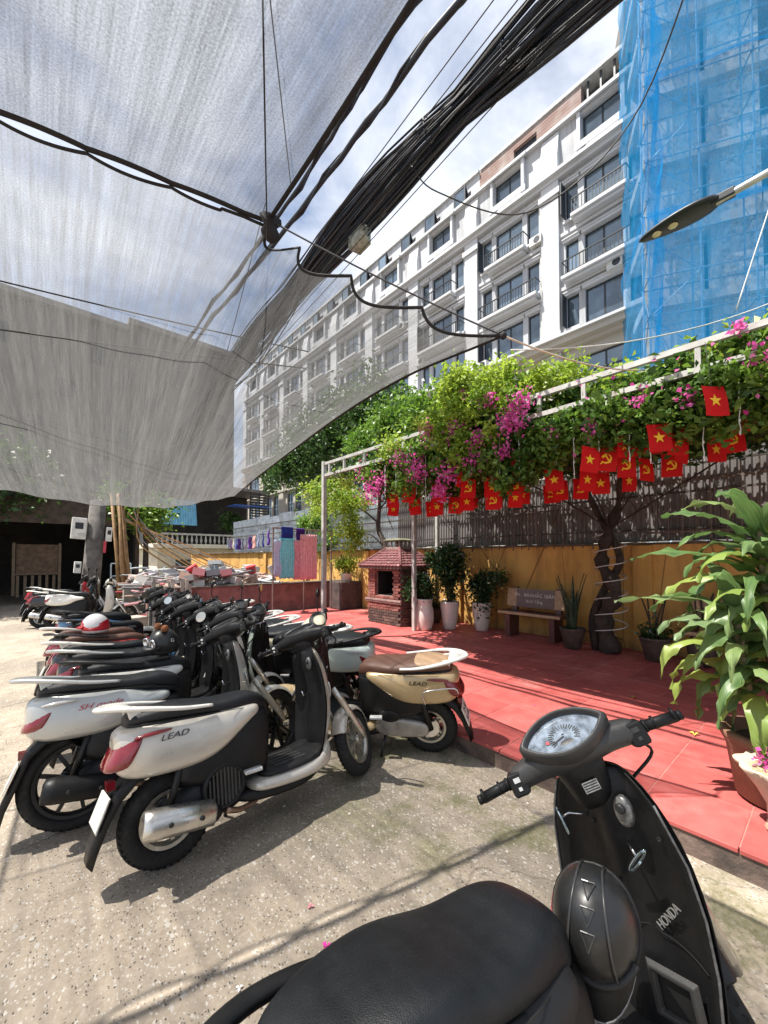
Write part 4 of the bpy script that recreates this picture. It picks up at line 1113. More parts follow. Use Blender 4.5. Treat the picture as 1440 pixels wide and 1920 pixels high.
pot_plant('potted_plant', 'small dark pot with sparse plant at the foot of the wrapped trunk', (6.6, 1.75, .147), small, [((0, 0, .42), (.14, .14, .12), 260, 6)], .07, L_POT, DKPOT)
pot_plant('potted_plant', 'dark jar with a thin plant right of the wrapped trunk', (6.75, 1.25, .147), [(.1, 0), (.15, .1), (.17, .25), (.12, .38), (.13, .42), (.1, .42), (.09, .36)], [((0, 0, .52), (.1, .1, .12), 150, 4)], .07, L_POT, DKPOT)
pot_plant('potted_bougainvillea', 'potted pink flowering shrub on the balcony of the cream house', (10.9, 29.3, 2.52), [(.2, 0), (.25, .3), (.28, .5), (.24, .5), (.2, .45)], [((0, 0, 1.6), (.8, .6, .7), 1500, 24)], .2, L_DARK, sub=.2)
# snake plant
sp_ = thing('snake_plant', 'dark snake plant with stiff upright blades in a clay pot by the bench', 'potted plant', (6.5, 2.85, .147))
q = MB(); q.lathe(small, 20); q.build('pot', DKPOT, sp_, smooth=True)
SNK = M_('snake_leaf', (.035, .06, .03), .4, var=.5, scale=16)
for k in range(11):
    a = k * 2.4; h = random.uniform(.55, 1.0); sp0 = random.uniform(.02, .09); w = random.uniform(.025, .035)
    q = MB(); rows = []
    for i in range(7):
        s_ = i / 6; r_ = sp0 + s_ * s_ * .16; ww = w * (1 - s_ ** 3) + .002; tw = a + 1.57 + s_ * .4
        c = Vector((math.cos(a) * r_, math.sin(a) * r_, .28 + s_ * h)); d = Vector((math.cos(tw), math.sin(tw), 0)) * ww
        rows.append([c - d, c + Vector((math.cos(a), math.sin(a), 0)) * -.008, c + d])
    q.grid(rows); q.build('blade', SNK, sp_, smooth=True, solid=.004)

# ---- the big dracaena at the right edge: each strap leaf is its own piece
m, t, b, o = newmat('dracaena_leaf')
uv = t.nodes.new('ShaderNodeUVMap').outputs['UV']; sp = t.nodes.new('ShaderNodeSeparateXYZ'); t.links.new(uv, sp.inputs[0]); oi = t.nodes.new('ShaderNodeObjectInfo')
c = ramp(t, oi.outputs['Random'], 0, (.055, .125, .04), 1, (.26, .34, .07), [(.35, (.10, .19, .06)), (.6, (.15, .23, .12)), (.85, (.21, .30, .06))])
mp_ = t.nodes.new('ShaderNodeMapping'); mp_.inputs['Scale'].default_value = (90, 2, 1); t.links.new(uv, mp_.inputs['Vector'])
c = mixc(t, ramp(t, noise(t, mp_.outputs['Vector'], 1, 3), .35, (0, 0, 0), .7, (.4, .4, .4)), c, (.30, .40, .12))
tip = N(t, 'ShaderNodeMath', operation='MULTIPLY_ADD'); t.links.new(noise(t, mp_.outputs['Vector'], .3, 3), tip.inputs[0]); tip.inputs[1].default_value = .35; t.links.new(sp.outputs['Y'], tip.inputs[2])
c = mixc(t, ramp(t, tip.outputs[0], 1.06, (0, 0, 0), 1.17, (1, 1, 1)), c, (.48, .40, .06))
t.links.new(c, b.inputs['Base Color']); b.inputs['Roughness'].default_value = .42
bump(t, b, noise(t, mp_.outputs['Vector'], .6, 2), .4, .004)
tr = t.nodes.new('ShaderNodeBsdfTranslucent'); t.links.new(c, tr.inputs['Color']); ms = t.nodes.new('ShaderNodeMixShader'); ms.inputs[0].default_value = .38
t.links.new(b.outputs[0], ms.inputs[1]); t.links.new(tr.outputs[0], ms.inputs[2]); t.links.new(ms.outputs[0], o.inputs[0])
DRAC = m
dr = thing('dracaena', 'tall dracaena with drooping glossy strap leaves at the right edge', 'potted plant', (3.36, .27, .147))
q = MB(); q.lathe([(.17, 0), (.2, .02), (.24, .3), (.27, .36), (.28, .4), (.24, .4), (.2, .34)], 28); q.build('pot', M_('terracotta', (.19, .10, .06), .8, var=.25, scale=7, bmp=.3), dr, smooth=True)
q = MB(); q.lathe([(.001, .345), (.2, .345)], 16, cap=False); q.build('soil', SOIL, dr)
canes = [((0, 0, .3), (.02, .03, 1.0), (0, .05, 1.62)), ((-.07, .06, .3), (-.12, .12, .7), (-.14, .16, 1.12)), ((.06, -.06, .3), (.1, -.1, .8), (.1, -.14, 1.35))]
q = MB()
for c_ in canes: q.tube(catmull(c_, 6), .024, 8)
q.build('canes', M_('cane', (.22, .17, .10), .8, var=.3, scale=12, bmp=.5), dr, smooth=True)
def strap(base, az, L_, w, rise, droop, twist, name='leaf'):
    q = MB(); rows = []; uvs = []; n_ = 16
    p = Vector(base); el = rise
    for i in range(n_ + 1):
        s_ = i / n_
        d = Vector((math.cos(az) * math.cos(el), math.sin(az) * math.cos(el), math.sin(el)))
        side = Vector((-math.sin(az), math.cos(az), 0)); nrm = side.cross(d)
        tw = twist * s_; side2 = side * math.cos(tw) + nrm * math.sin(tw); nr2 = side2.cross(d)
        ww = w * (math.sin(math.pi * min(1, (.10 + .9 * s_) ** .75)) ** .8 + .05 * (1 - s_))
        rip = .018 * math.sin(s_ * 17 + az * 5) + .008 * math.sin(s_ * 41 + az * 9)
        rows.append([p - side2 * ww + nr2 * (.18 * ww + rip), p - side2 * ww * .5 + nr2 * .02 * ww, p - nr2 * .12 * ww, p + side2 * ww * .5 + nr2 * .02 * ww, p + side2 * ww + nr2 * (.18 * ww - rip)])
        uvs += [(k / 4 * .1, s_) for k in range(5)]
        p = p + d * (L_ / n_); el -= droop / n_ * (.35 + 1.3 * s_); 
        if el < -1.5: el = -1.5
    q.grid(rows); q.uv = uvs
    return q.build(name, DRAC, dr, smooth=True, fix=False)
random.seed(23)
for ci, (n_, z0, z1) in enumerate(((34, .9, 1.66), (28, .62, 1.14), (26, .75, 1.38))):
    for k in range(n_):
        s_ = k / n_; a = k * 2.399 + ci; c_ = catmull(canes[ci], 6); pz = z0 + (z1 - z0) * s_
        bp_ = min(c_, key=lambda p: abs(p.z - pz))
        strap((bp_.x, bp_.y, pz), a, random.uniform(.42, .66), random.uniform(.040, .056), .25 + .85 * s_ + random.uniform(-.25, .2), 1.6 + 1.6 * (1 - s_) + random.uniform(-.3, .6), random.uniform(-.7, .7))
# long outer leaves reaching to the left of the picture
for (z, az, L_, w, ri, dp, tw) in ((1.35, 2.35, .80, .044, .45, 1.0, .5), (1.12, 2.3, .86, .040, .25, .55, -.2), (1.55, 2.1, .58, .05, .75, 1.3, .3), (1.0, 2.6, .60, .05, .2, 1.8, .4), (1.2, 2.8, .62, .05, .4, 1.7, -.5), (.92, 2.2, .58, .054, .1, 1.9, .2), (.82, 2.75, .55, .054, .0, 1.8, .2), (1.45, 3.1, .55, .05, .5, 1.4, .4), (1.05, 2.0, .6, .052, .2, 2.0, -.4), (.8, 2.1, .5, .054, -.1, 1.8, .3), (1.3, 1.8, .6, .05, .3, 1.8, .6), (1.15, 2.45, .5, .055, .1, 2.2, .5), (.7, 2.5, .45, .05, -.2, 1.6, .3)):
    strap((-.02, .05, z), az, L_, w, ri, dp, tw)

# ---- bonsai bowl on its stand, right edge
bs = thing('bonsai_bowl', 'shallow scalloped stone bowl with a little pink flower at the right edge', 'planter', (2.98, .24, .147))
STN = M_('bowl_stone', (.50, .40, .30), .8, var=.25, scale=9, bmp=.5, bscale=30)
q = MB(); rings = []
for r_, z in ((.05, 0), (.06, .02), (.045, .06), (.05, .14), (.09, .22), (.14, .29), (.175, .335), (.17, .345), (.13, .325), (.08, .315)):
    rings.append([(r_ * math.cos(a) * (1 + .07 * math.cos(a * 8) * (z > .25)), r_ * math.sin(a) * (1 + .07 * math.cos(a * 8) * (z > .25)), z) for a in [2 * math.pi * k / 48 for k in range(48)]])
q.loft(rings); q.build('bowl', STN, bs, smooth=True)
q = MB(); q.lathe([(.001, .33), (.12, .322)], 18, cap=False); q.build('gravel', M_('bowl_gravel', (.30, .24, .14), .95, var=.6, scale=60, bmp=1, bscale=60), bs)
leaf_mesh('flowers', np.array((-.02, .05, .37)) + rng.normal(size=(40, 3)) * .025, .03, PINKF, bs, None, .2, .8)
leaf_mesh('foliage', np.array((.05, -.02, .40)) + rng.normal(size=(160, 3)) * .05, .03, L_MID, bs)
q = MB(); q.lathe([(.03, 0), (.09, .02), (.11, .12), (.06, .2), (.065, .26), (.05, .26)], 16); vz = q.build('ceramic_jar', M_('blue_white_glaze', (.55, .62, .72), .2, var=.5, scale=22, coat=.5), smooth=True); vz.location = (3.42, .12, .147); vz.scale = (1.2, 1.2, 1.4)
tag(vz, 'small blue and white ceramic jar beneath the dracaena', 'jar')

# ============================================================ FLAGS, LIGHT STRINGS
m, t, b, o = newmat('flag_red')
b.inputs['Base Color'].default_value = (.75, .010, .014, 1); b.inputs['Roughness'].default_value = .8
tr = t.nodes.new('ShaderNodeBsdfTranslucent'); tr.inputs['Color'].default_value = (.85, .012, .014, 1); ms = t.nodes.new('ShaderNodeMixShader'); ms.inputs[0].default_value = .45
t.links.new(b.outputs[0], ms.inputs[1]); t.links.new(tr.outputs[0], ms.inputs[2]); t.links.new(ms.outputs[0], o.inputs[0])
FRED = m
FYEL = M_('flag_yellow', (.85, .50, .03), .8, var=.05)
FW, FHt = .185, .235
def bend(x, z): return .012 * math.sin(x * 16 + 1) + .014 * math.sin(z * 11) + .05 * x * z * 4
def flagpart(poly, off):
    """polygon (x,z) -> doubled sheet on both sides of the cloth"""
    q = MB()
    for s_ in (1, -1):
        c = (sum(p[0] for p in poly) / len(poly), sum(p[1] for p in poly) / len(poly))
        vs_ = [(p[0], bend(*p) + off * s_, p[1]) for p in poly] + [(c[0], bend(*c) + off * s_, c[1])]
        q.add(vs_, [(k, (k + 1) % len(poly), len(poly)) for k in range(len(poly))])
    return q
star = []
for k in range(10):
    r_ = .052 if k % 2 == 0 else .021; a = math.pi / 2 + k * math.pi / 5; star.append((r_ * math.cos(a), -FHt / 2 + r_ * math.sin(a)))
def arcband(cx, cz, r0, r1, a0, a1, n=12, taper=True):
    out = []; inn = []
    for k in range(n + 1):
        s_ = k / n; a = R(a0 + (a1 - a0) * s_); th = (r1 - r0) * (math.sin(math.pi * (.12 + .88 * s_)) if taper else 1)
        out.append((cx + r1 * math.cos(a), cz + r1 * math.sin(a))); inn.append((cx + (r1 - th) * math.cos(a), cz + (r1 - th) * math.sin(a)))
    return out, inn
def flag_protos():
    res = []
    for kind in (0, 1):
        e = bpy.data.objects.new('flag', None); link(e)
        q = MB(); rows = [[(-FW / 2 + FW * i / 8, bend(-FW / 2 + FW * i / 8, -FHt * j / 8), -FHt * j / 8) for i in range(9)] for j in range(9)]
        q.grid(rows); q.build('cloth', FRED, e, smooth=True, fix=False)
        if kind == 0:
            flagpart(star, .003).build('star', FYEL, e)
        else:
            cz = -FHt / 2; q = MB()
            out, inn = arcband(.0, cz, .028, .046, -150, 95)
            for s_ in (1, -1):
                n = len(out); vs_ = [(p[0], bend(*p) + .003 * s_, p[1]) for p in out + inn]
                q.add(vs_, [(k, k + 1, n + k + 1, n + k) for k in range(n - 1)])
            for quad in ([(-.05, cz - .045), (-.04, cz - .055), (-.022, cz - .03), (-.032, cz - .022)], [(-.018, cz + .030), (-.008, cz + .040), (.042, cz - .032), (.032, cz - .040)], [(-.045, cz + .018), (-.012, cz + .050), (.006, cz + .034), (-.030, cz + .004)]):
                for s_ in (1, -1): q.add([(p[0], bend(*p) + .0034 * s_, p[1]) for p in quad], [(0, 1, 2, 3)])
            q.build('emblem', FYEL, e)
        q = MB(); q.tube([(0, bend(0, 0), 0), (0, .0, .35)], .0025, 4); q.build('string', WIRE, e)
        res.append(e)
    return res
fp = flag_protos()
FL = [ # (x, y, z_top, yaw, kind)
 (3.98, .66, 2.93, 20, 0), (4.10, .58, 2.76, 10, 1), (4.2, .40, 2.70, -15, 1), (4.22, .88, 2.60, 15, 0), (4.5, .95, 2.62, 30, 0), (4.55, .62, 2.60, -10, 1), (4.15, 1.0, 2.83, 5, 0), (4.2, 1.08, 2.68, 20, 0), (4.3, 1.32, 2.56, 12, 1), (4.6, 1.28, 2.56, 25, 1),
 (4.15, 1.42, 2.63, -8, 1), (4.3, 1.66, 2.50, 18, 0), (4.6, 1.7, 2.52, 0, 0), (4.7, 1.95, 2.50, 14, 1), (4.05, 1.62, 2.80, 22, 0), (4.3, 2.02, 2.55, -12, 0), (4.6, 2.15, 2.5, 10, 1), (4.2, 2.42, 2.53, 8, 1), (4.35, 2.5, 2.42, 20, 0), (4.1, 2.3, 2.72, -5, 0),
 (4.2, 2.72, 2.55, 15, 0), (4.35, 2.8, 2.42, -10, 1), (4.2, 3.05, 2.58, 5, 1), (4.35, 3.2, 2.44, 16, 0), (4.2, 3.12, 2.72, 25, 1), (4.45, 3.55, 2.45, -8, 1), (4.3, 3.62, 2.6, 12, 0), (4.4, 3.85, 2.45, 6, 0), (4.6, 4.15, 2.46, 20, 1), (4.5, 4.4, 2.5, -14, 0), (4.35, 4.62, 2.62, 10, 0), (4.7, 5.1, 2.55, 5, 0), (4.75, .75, 2.6, 12, 0), (4.8, 1.1, 2.58, -8, 1), (4.85, 1.5, 2.55, 20, 0), (4.8, 2.35, 2.5, -10, 1), (4.6, 2.62, 2.5, 8, 0), (4.6, 3.0, 2.5, 16, 1), (4.55, 3.35, 2.52, -6, 0), (4.7, 3.75, 2.5, 10, 1), (4.15, 4.05, 2.62, 4, 0), (4.4, 4.3, 2.55, 18, 1)]
ordn = ['first', 'second', 'third', 'fourth', 'fifth', 'sixth', 'seventh', 'eighth', 'ninth', 'tenth', 'eleventh', 'twelfth', 'thirteenth', 'fourteenth', 'fifteenth', 'sixteenth', 'seventeenth', 'eighteenth', 'nineteenth', 'twentieth', 'twenty-first', 'twenty-second', 'twenty-third', 'twenty-fourth', 'twenty-fifth', 'twenty-sixth', 'twenty-seventh', 'twenty-eighth', 'twenty-ninth']
cnt = [0, 0]
FL[0] = (3.74, .60, 2.72, 14, 0); FL[14] = (3.85, 1.5, 2.62, 18, 0); FL[6] = (3.86, .98, 2.62, 6, 0)
FL = [(x - (.12 if 4 < x < 4.4 else 0), y, z + max(0, .16 * (1.5 - y)), yw, kd) for x, y, z, yw, kd in FL] + [(4.05, .22, 2.92, 8, 0), (4.35, .12, 2.86, -12, 1), (4.3, .5, 2.86, 14, 0), (4.0, 1.25, 2.74, 10, 1)]
for i, (x, y, z, yw, kd) in sorted(enumerate(FL), key=lambda e: e[1][1]):
    o = fp[kd] if cnt[kd] == 0 else copy_tree(fp[kd])
    o.location = (x, y, z); o.rotation_euler = (random.uniform(-.12, .12), random.uniform(-.1, .1), R(-52 + yw))
    lb = 'red flag with a yellow star under the vine, %s such from right' if kd == 0 else 'red hammer and sickle flag under the vine, %s such from right'
    tag(o, lb % ordn[cnt[kd]], 'flag', 'small red flags hung under the vine'); cnt[kd] += 1
LW = M_('light_wire', (.70, .70, .70), .5); 
for k in range(20):
    y = -.2 + k * .24 + random.uniform(-.06, .06); x = 3.9 + random.uniform(-.05, .25); ln_ = random.uniform(.35, .6); z = 2.95
    e = thing('light_string', 'thin white hanging light string under the frame rail, %s from the right' % ordn[k], 'light string', (x, y, z), group='hanging light strings')
    q = MB(); q.tube([(0.006 * math.sin(i * 2.2), .006 * math.cos(i * 1.9), -ln_ * i / 9) for i in range(10)], .0032, 4); q.build('cord', LW, e)
    for j in range(5):
        q = MB(); q.lathe([(.002, 0), (.006, -.006), (.006, -.02), (.002, -.026)], 6, (0.008, 0, -ln_ * (j + .6) / 5)); q.build('bulb', LW, e)

# ============================================================ BRICK GRILL
MORT = M_('mortar', (.26, .19, .17), .9, var=.3, scale=9, kind='World')
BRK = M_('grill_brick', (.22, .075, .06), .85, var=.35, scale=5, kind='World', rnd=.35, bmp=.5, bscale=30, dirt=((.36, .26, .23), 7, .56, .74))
BRKD = M_('dark_base_shade_brick', (.09, .055, .045), .9, var=.4, scale=5, kind='World', rnd=.35, bmp=.5, bscale=30)  # dark brick of the base courses, also used to paint the shaded side
gr = thing('brick_grill', 'small brick barbecue house with hipped tile roof and square opening', 'grill', (5.8, 6.08, .145))
GW, GD, GH = 1.08, .86, 1.24     # width along y, depth along x, wall height
q = MB()   # core walls round the fire opening
oy0, oy1, oz0, oz1 = .24, .82, .62, 1.16
q.b2((.03, .03, 0), (GD - .03, GW - .03, oz0)); q.b2((.03, .03, oz0), (GD - .03, oy0, GH)); q.b2((.03, oy1, oz0), (GD - .03, GW - .03, GH)); q.b2((.03, oy0, oz1), (GD - .03, oy1, GH)); q.b2((GD - .2, oy0, oz0), (GD - .031, oy1, oz1))
q.build('masonry_core', MORT, gr)
q = MB(); q.b2((.06, oy0 + .004, oz0 + .001), (GD - .202, oy0 + .012, oz1)); q.b2((.06, oy1 - .012, oz0 + .001), (GD - .202, oy1 - .004, oz1)); q.b2((GD - .215, oy0 + .014, oz0 + .001), (GD - .203, oy1 - .014, oz1)); q.b2((.06, oy0 + .013, oz1 - .012), (GD - .22, oy1 - .013, oz1 - .003)); q.build('soot_lining', M_('soot', (.012, .011, .01), .95), gr)
q = MB(); q.box((0, 0, 0), (.062, .148, .052)); bA = q.build('brick', BRK, gr, bevel=.004)
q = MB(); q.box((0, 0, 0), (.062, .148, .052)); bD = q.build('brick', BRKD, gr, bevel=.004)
bake_all()
fA = [True]; fD = [True]
def brick(x, y, z, rz, dark, sx=1):
    src, fl__ = (bD, fD) if dark else (bA, fA)
    o = src if fl__[0] else src.copy()
    if not fl__[0]: link(o); o.parent = gr
    fl__[0] = False
    o.location = (x + random.uniform(-.004, .004), y + random.uniform(-.003, .003), z); o.rotation_euler = (random.uniform(-.02, .02), random.uniform(-.02, .02), rz); o.scale = (1, sx, 1)
nr = 20
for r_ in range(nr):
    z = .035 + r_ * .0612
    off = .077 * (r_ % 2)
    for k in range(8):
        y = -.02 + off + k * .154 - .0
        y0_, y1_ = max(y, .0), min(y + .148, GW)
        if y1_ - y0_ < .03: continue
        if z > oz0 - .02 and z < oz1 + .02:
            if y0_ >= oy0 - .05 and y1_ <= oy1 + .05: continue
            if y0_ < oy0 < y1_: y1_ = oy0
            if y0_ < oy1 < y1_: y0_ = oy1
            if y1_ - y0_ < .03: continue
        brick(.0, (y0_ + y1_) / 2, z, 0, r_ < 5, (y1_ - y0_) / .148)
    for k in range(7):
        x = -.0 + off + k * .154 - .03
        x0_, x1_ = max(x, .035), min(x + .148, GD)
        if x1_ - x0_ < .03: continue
        brick((x0_ + x1_) / 2, .0, z, R(90), True, (x1_ - x0_) / .148)  # whole side in the dark brick: its shade is put into the colour
q = MB(); q.b2((-.055, -.05, .47), (-.033, GW + .05, .51)); q.b2((-.07, -.05, .512), (-.033, GW + .05, .545)); q.build('ledge', MORT, gr)
ROOFT = M_('roof_tile', (.15, .05, .052), .8, var=.4, scale=14, bmp=.3, dirt=((.45, .3, .3), 9, .6, .75))
ex = .16; rz_ = GH + .02; tz = GH + .40
cx, cy = GD / 2, GW / 2
c4 = [(-ex, -ex), (GD + ex, -ex), (GD + ex, GW + ex), (-ex, GW + ex)]; t4 = [(cx - .16, cy - .2), (cx + .16, cy - .2), (cx + .16, cy + .2), (cx - .16, cy + .2)]
for s_ in range(4):
    a, b_, c, d = c4[s_], c4[(s_ + 1) % 4], t4[(s_ + 1) % 4], t4[s_]
    q = MB(); nr_ = 7
    A3, B3, C3, D3 = Vector((*a, rz_)), Vector((*b_, rz_)), Vector((*c, tz)), Vector((*d, tz))
    nrm = (B3 - A3).cross(D3 - A3).normalized()
    for i in range(nr_):
        s0, s1_ = i / nr_, min(1, (i + 1.25) / nr_)
        L0, R0, L1, R1 = A3.lerp(D3, s0), B3.lerp(C3, s0), A3.lerp(D3, s1_), B3.lerp(C3, s1_)
        nt_ = max(3, int((R0 - L0).length / .10))
        for k in range(nt_):
            u0, u1 = (k + .04) / nt_, (k + .96) / nt_; um = (u0 + u1) / 2
            p0, p1, p2, p3 = L0.lerp(R0, u0), L0.lerp(R0, u1), L1.lerp(R1, u1), L1.lerp(R1, u0); pm = L0.lerp(R0, um) - (D3 - A3).normalized() * .018
            hN = nrm * (.03 + .004 * random.random()); hT = nrm * .012
            vs_ = [p0 + hN, pm + hN * 1.25, p1 + hN, p2 + hT, p3 + hT, p0, pm, p1]
            q.add(vs_, [(0, 1, 2, 3, 4), (0, 5, 6, 1), (1, 6, 7, 2)])
    q.add([A3, B3, C3, D3], [(0, 1, 2, 3)])
    q.build('roof_slope', ROOFT, gr)
for s_ in range(4):
    q = MB(); q.tube([Vector((*c4[s_], rz_ + .02)), Vector((*t4[s_], tz + .03))], .035, 6); q.build('hip_ridge', ROOFT, gr, smooth=True)
q = MB(); q.b2((-ex, -ex, rz_ - .05), (GD + ex, GW + ex, rz_ - .005)); q.build('eaves', BRKD, gr)
q = MB(); q.b2((cx - .2, cy - .24, tz + .0), (cx + .2, cy + .24, tz + .045)); q.build('chimney_base', MORT, gr)
for dx in (-.15, .15):
    for dy in (-.2, -.07, .07, .2):
        q = MB(); q.lathe([(.022, 0), (.016, .05), (.022, .13)], 8, (cx + dx, cy + dy, tz + .046)); q.build('chimney_baluster', MORT, gr, smooth=True)
q = MB(); q.loft([[(cx + sx * k, cy + sy * k, tz + z) for sx, sy in ((-.2, -.26), (.2, -.26), (.2, .26), (-.2, .26))] for k, z in ((1.05, .177), (1.1, .2), (.8, .235), (.3, .25))]); q.build('chimney_cap', M_('mossy_cap', (.13, .13, .08), .95, var=.4, scale=9), gr)

# ============================================================ BENCHES
GRAN = M_('bench_granite', (.10, .04, .035), .35, var=.35, scale=40, coat=.2)
GRANE = M_('bench_edge', (.42, .28, .16), .55, var=.3, scale=20)
GOLD = M_('engraved_white', (.75, .70, .62), .6)
def bench(label, loc, lettered):
    e = thing('stone_bench', label, 'bench', loc)
    q = MB(); q.box((0, 0, .44), (.40, 1.2, .06)); se = q.build('seat', GRAN, e, bevel=.008)
    q = MB(); q.box((-.204, 0, .44), (.006, 1.18, .045)); q.build('seat_edge', GRANE, se)
    for y in (-.42, .42):
        q = MB(); q.prism([(-.15, 0), (.17, 0), (.2, .9), (.14, .9), (.1, .41), (-.16, .41)], y - .05, y + .05, 'Y'); q.build('leg', GRAN, e, bevel=.006)
    q = MB(); q.box((.11, 0, .70), (.05, 1.12, .34), ry=R(6)); ba = q.build('backrest', GRANE if not lettered else GRANE, e, bevel=.008)
    q = MB(); q.box((.080, -.0, .70), (.012, .72, .33), ry=R(6)); q.build('name_panel', GRAN, ba)
    if lettered:
        for s_, zz, sz in (('PN - BÀ.KHẮC GIÁN', .755, .085), ('Kính Tặng', .645, .075)):
            text_obj('lettering', s_, sz, GOLD, ba, frame((.066 + (zz - .70) * .1, 0, zz), (0, -1, 0), (.105, 0, .99)), .002)
    return e
bench('dark stone bench with white lettering on its backrest against the yellow wall', (6.78, 3.68, .147), True)
bench('dark stone bench against the yellow wall, half hidden behind the dracaena', (6.78, .85, .147), True)

# ============================================================ CLOTHES RACK AND WASHING
rk = thing('clothes_rack', 'brown steel drying rack standing in front of the low pink wall', 'clothes rack', (4.62, 9.6, .145))
RKM = M_('rack_steel', (.20, .15, .14), .5, .4)
for x in (0, .9, 1.78):
    q = MB(); q.tube([(x, 0, 0), (x, 0, 2.22)], .025, 6); q.build('post', RKM, rk)
q = MB(); q.tube([(-.03, 0, 2.22), (1.8, 0, 2.2)], .022, 6); q.build('top_bar', RKM, rk)
def cloth(name, label, loc, w, h, col, cat='cloth', rz=0, group=None, folds=7, rndc=None):
    m_ = M_('cloth_%02x%02x%02x' % tuple(int(c * 255) for c in col), col, .9, var=.18, scale=14, bmp=.2)
    q = MB(); ph = random.uniform(0, 6); rows = []
    for j in range(13):
        v_ = j / 12
        rows.append([(-w / 2 + w * i / 24, .018 * math.sin(i / 24 * folds * 6.28 + ph + v_) * (.3 + v_) + .012 * math.sin(v_ * 9 + ph), -h * v_ - .012 * math.sin(i * .9 + ph) * (v_ > .9)) for i in range(25)])
    q.grid(rows); o = q.build(name, m_, smooth=True, solid=.006); o.location = loc; o.rotation_euler = (0, 0, rz)
    return tag(o, label, cat, group)
cloth('folded_towel', 'dark blue folded towel on top of the drying rack', (5.0, 9.56, 2.40), .34, .36, (.012, .03, .22))
cloth('folded_towel', 'deep purple folded towel on top of the drying rack', (5.38, 9.56, 2.38), .26, .33, (.045, .008, .15))
cloth('hanging_towel', 'pale blue towel hanging from the drying rack', (4.99, 9.54, 2.10), .42, 1.05, (.18, .56, .62))
cloth('hanging_towel', 'pale lilac cloth hanging at the left post of the rack', (4.72, 9.55, 2.05), .2, .95, (.50, .54, .70))
cloth('hanging_towel', 'long pink sheet hanging from the drying rack, nearest the frame post', (5.62, 9.54, 2.22), .52, 1.22, (.72, .34, .38))
cloth('hanging_towel', 'pink striped cloth hanging between the blue towel and the long sheet', (5.28, 9.55, 2.06), .2, 1.05, (.66, .30, .36))
line('washing_line', 'cord carrying the row of small purple and blue cloths', 'line', sagline((4.6, 9.6, 2.33), (6.2, 17.5, 2.42), .12), .005, WIRE)
cl = [((.12, .03, .32), 'violet'), ((.03, .06, .42), 'cobalt'), ((.25, .28, .45), 'grey blue'), ((.55, .25, .22), 'coral'), ((.16, .06, .36), 'plum'), ((.40, .36, .50), 'lilac'), ((.10, .10, .16), 'charcoal'), ((.08, .03, .25), 'indigo'), ((.05, .09, .45), 'royal blue'), ((.45, .40, .42), 'pale grey'), ((.20, .05, .30), 'purple'), ((.30, .35, .48), 'misty blue')]
for k, (c, n_) in enumerate(cl):
    s_ = .05 + k * .075; p = Vector((4.6, 9.6, 2.33)).lerp(Vector((6.2, 17.5, 2.42)), s_); p.z -= .12 * 4 * s_ * (1 - s_)
    cloth('small_cloth', n_ + ' small cloth pegged on the washing line left of the drying rack', p, .42, .38, c, rz=R(-25) + math.pi / 2 + random.uniform(-.2, .2), group='small cloths on the washing line', folds=3)

# ============================================================ SCOOTERS
def paint(name, col, metal=.0, rough=.3, coat=.6, dirt=None):
    return M_(name, col, rough, metal, var=.06, scale=4, coat=coat, dirt=dirt or ((.30, .27, .23), 3.5, .60, .85))
PA = dict(
    silver=paint('paint_champagne', (.58, .54, .47), .35, .32), grey=paint('paint_silver', (.50, .51, .49), .4, .32), white=paint('paint_white', (.74, .72, .66)), cream=paint('paint_cream', (.74, .68, .50)),
    tan=paint('paint_tan', (.52, .38, .20), .25, .3), black=paint('paint_black', (.014, .014, .016), 0, .28), matt=M_('matt_black', (.008, .008, .009), .55, 0, var=.3, scale=8), red=paint('paint_red', (.36, .012, .02)), blue=paint('paint_blue', (.06, .16, .28)), mint=paint('paint_mint', (.58, .66, .60)))
PLAS = M_('black_plastic', (.0095, .0095, .010), .46, var=.25, scale=10, bmp=.12, bscale=300, spec=.32, dirt=((.035, .033, .03), 5, .60, .85))
PLASG = M_('grey_plastic', (.042, .041, .040), .42, var=.2, scale=8, bmp=.1, bscale=250, dirt=((.10, .095, .09), 6, .60, .85))
SEATB = M_('black_vinyl', (.009, .0105, .0125), .40, var=.2, scale=9, bmp=.3, bscale=420, spec=.4, dirt=((.025, .025, .025), 4, .58, .85))
SEATW = M_('brown_vinyl', (.12, .055, .035), .5, var=.2, scale=9, bmp=.2, bscale=300)
SEATT = M_('tan_vinyl', (.42, .27, .16), .5, var=.1, scale=9, bmp=.2, bscale=300)
RUB = M_('tyre_rubber', (.011, .011, .011), .8, var=.35, scale=20, bmp=.3, bscale=80, dirt=((.07, .06, .05), 9, .58, .82))
ALLOY = M_('alloy', (.52, .50, .44), .35, .85, var=.2, scale=12, dirt=((.14, .12, .10), 10, .55, .8))
ALLOYK = M_('black_alloy', (.02, .02, .02), .4, .4, var=.3)
CHROME = M_('chrome', (.75, .75, .76), .14, 1, var=.05)
REDL = M_('red_lens', (.20, .008, .015), .12, var=.3, scale=9, coat=.8)
CLEARL = M_('clear_lens', (.62, .62, .60), .1, .2, var=.15, scale=12, coat=.9)
DIAL = M_('dial_face', (.20, .24, .29), .12, var=.6, scale=38, coat=.8)
DIALG = glass_mat('dial_glass', (.30, .35, .40), .08)
MIRG = M_('mirror_glass', (.55, .58, .60), .06, 1, var=.1)
PLATE = M_('plate_white', (.72, .70, .64), .5, var=.1, scale=10, dirt=((.4, .36, .3), 8, .58, .8))
INK = M_('plate_ink', (.015, .015, .015), .5)
SILT = M_('silver_letter', (.45, .45, .46), .3, .6)
REDT = M_('red_letter', (.42, .02, .04), .4)
TIN = M_('muffler_metal', (.62, .60, .56), .28, .9, var=.15, scale=9, dirt=((.28, .2, .14), 8, .6, .82))

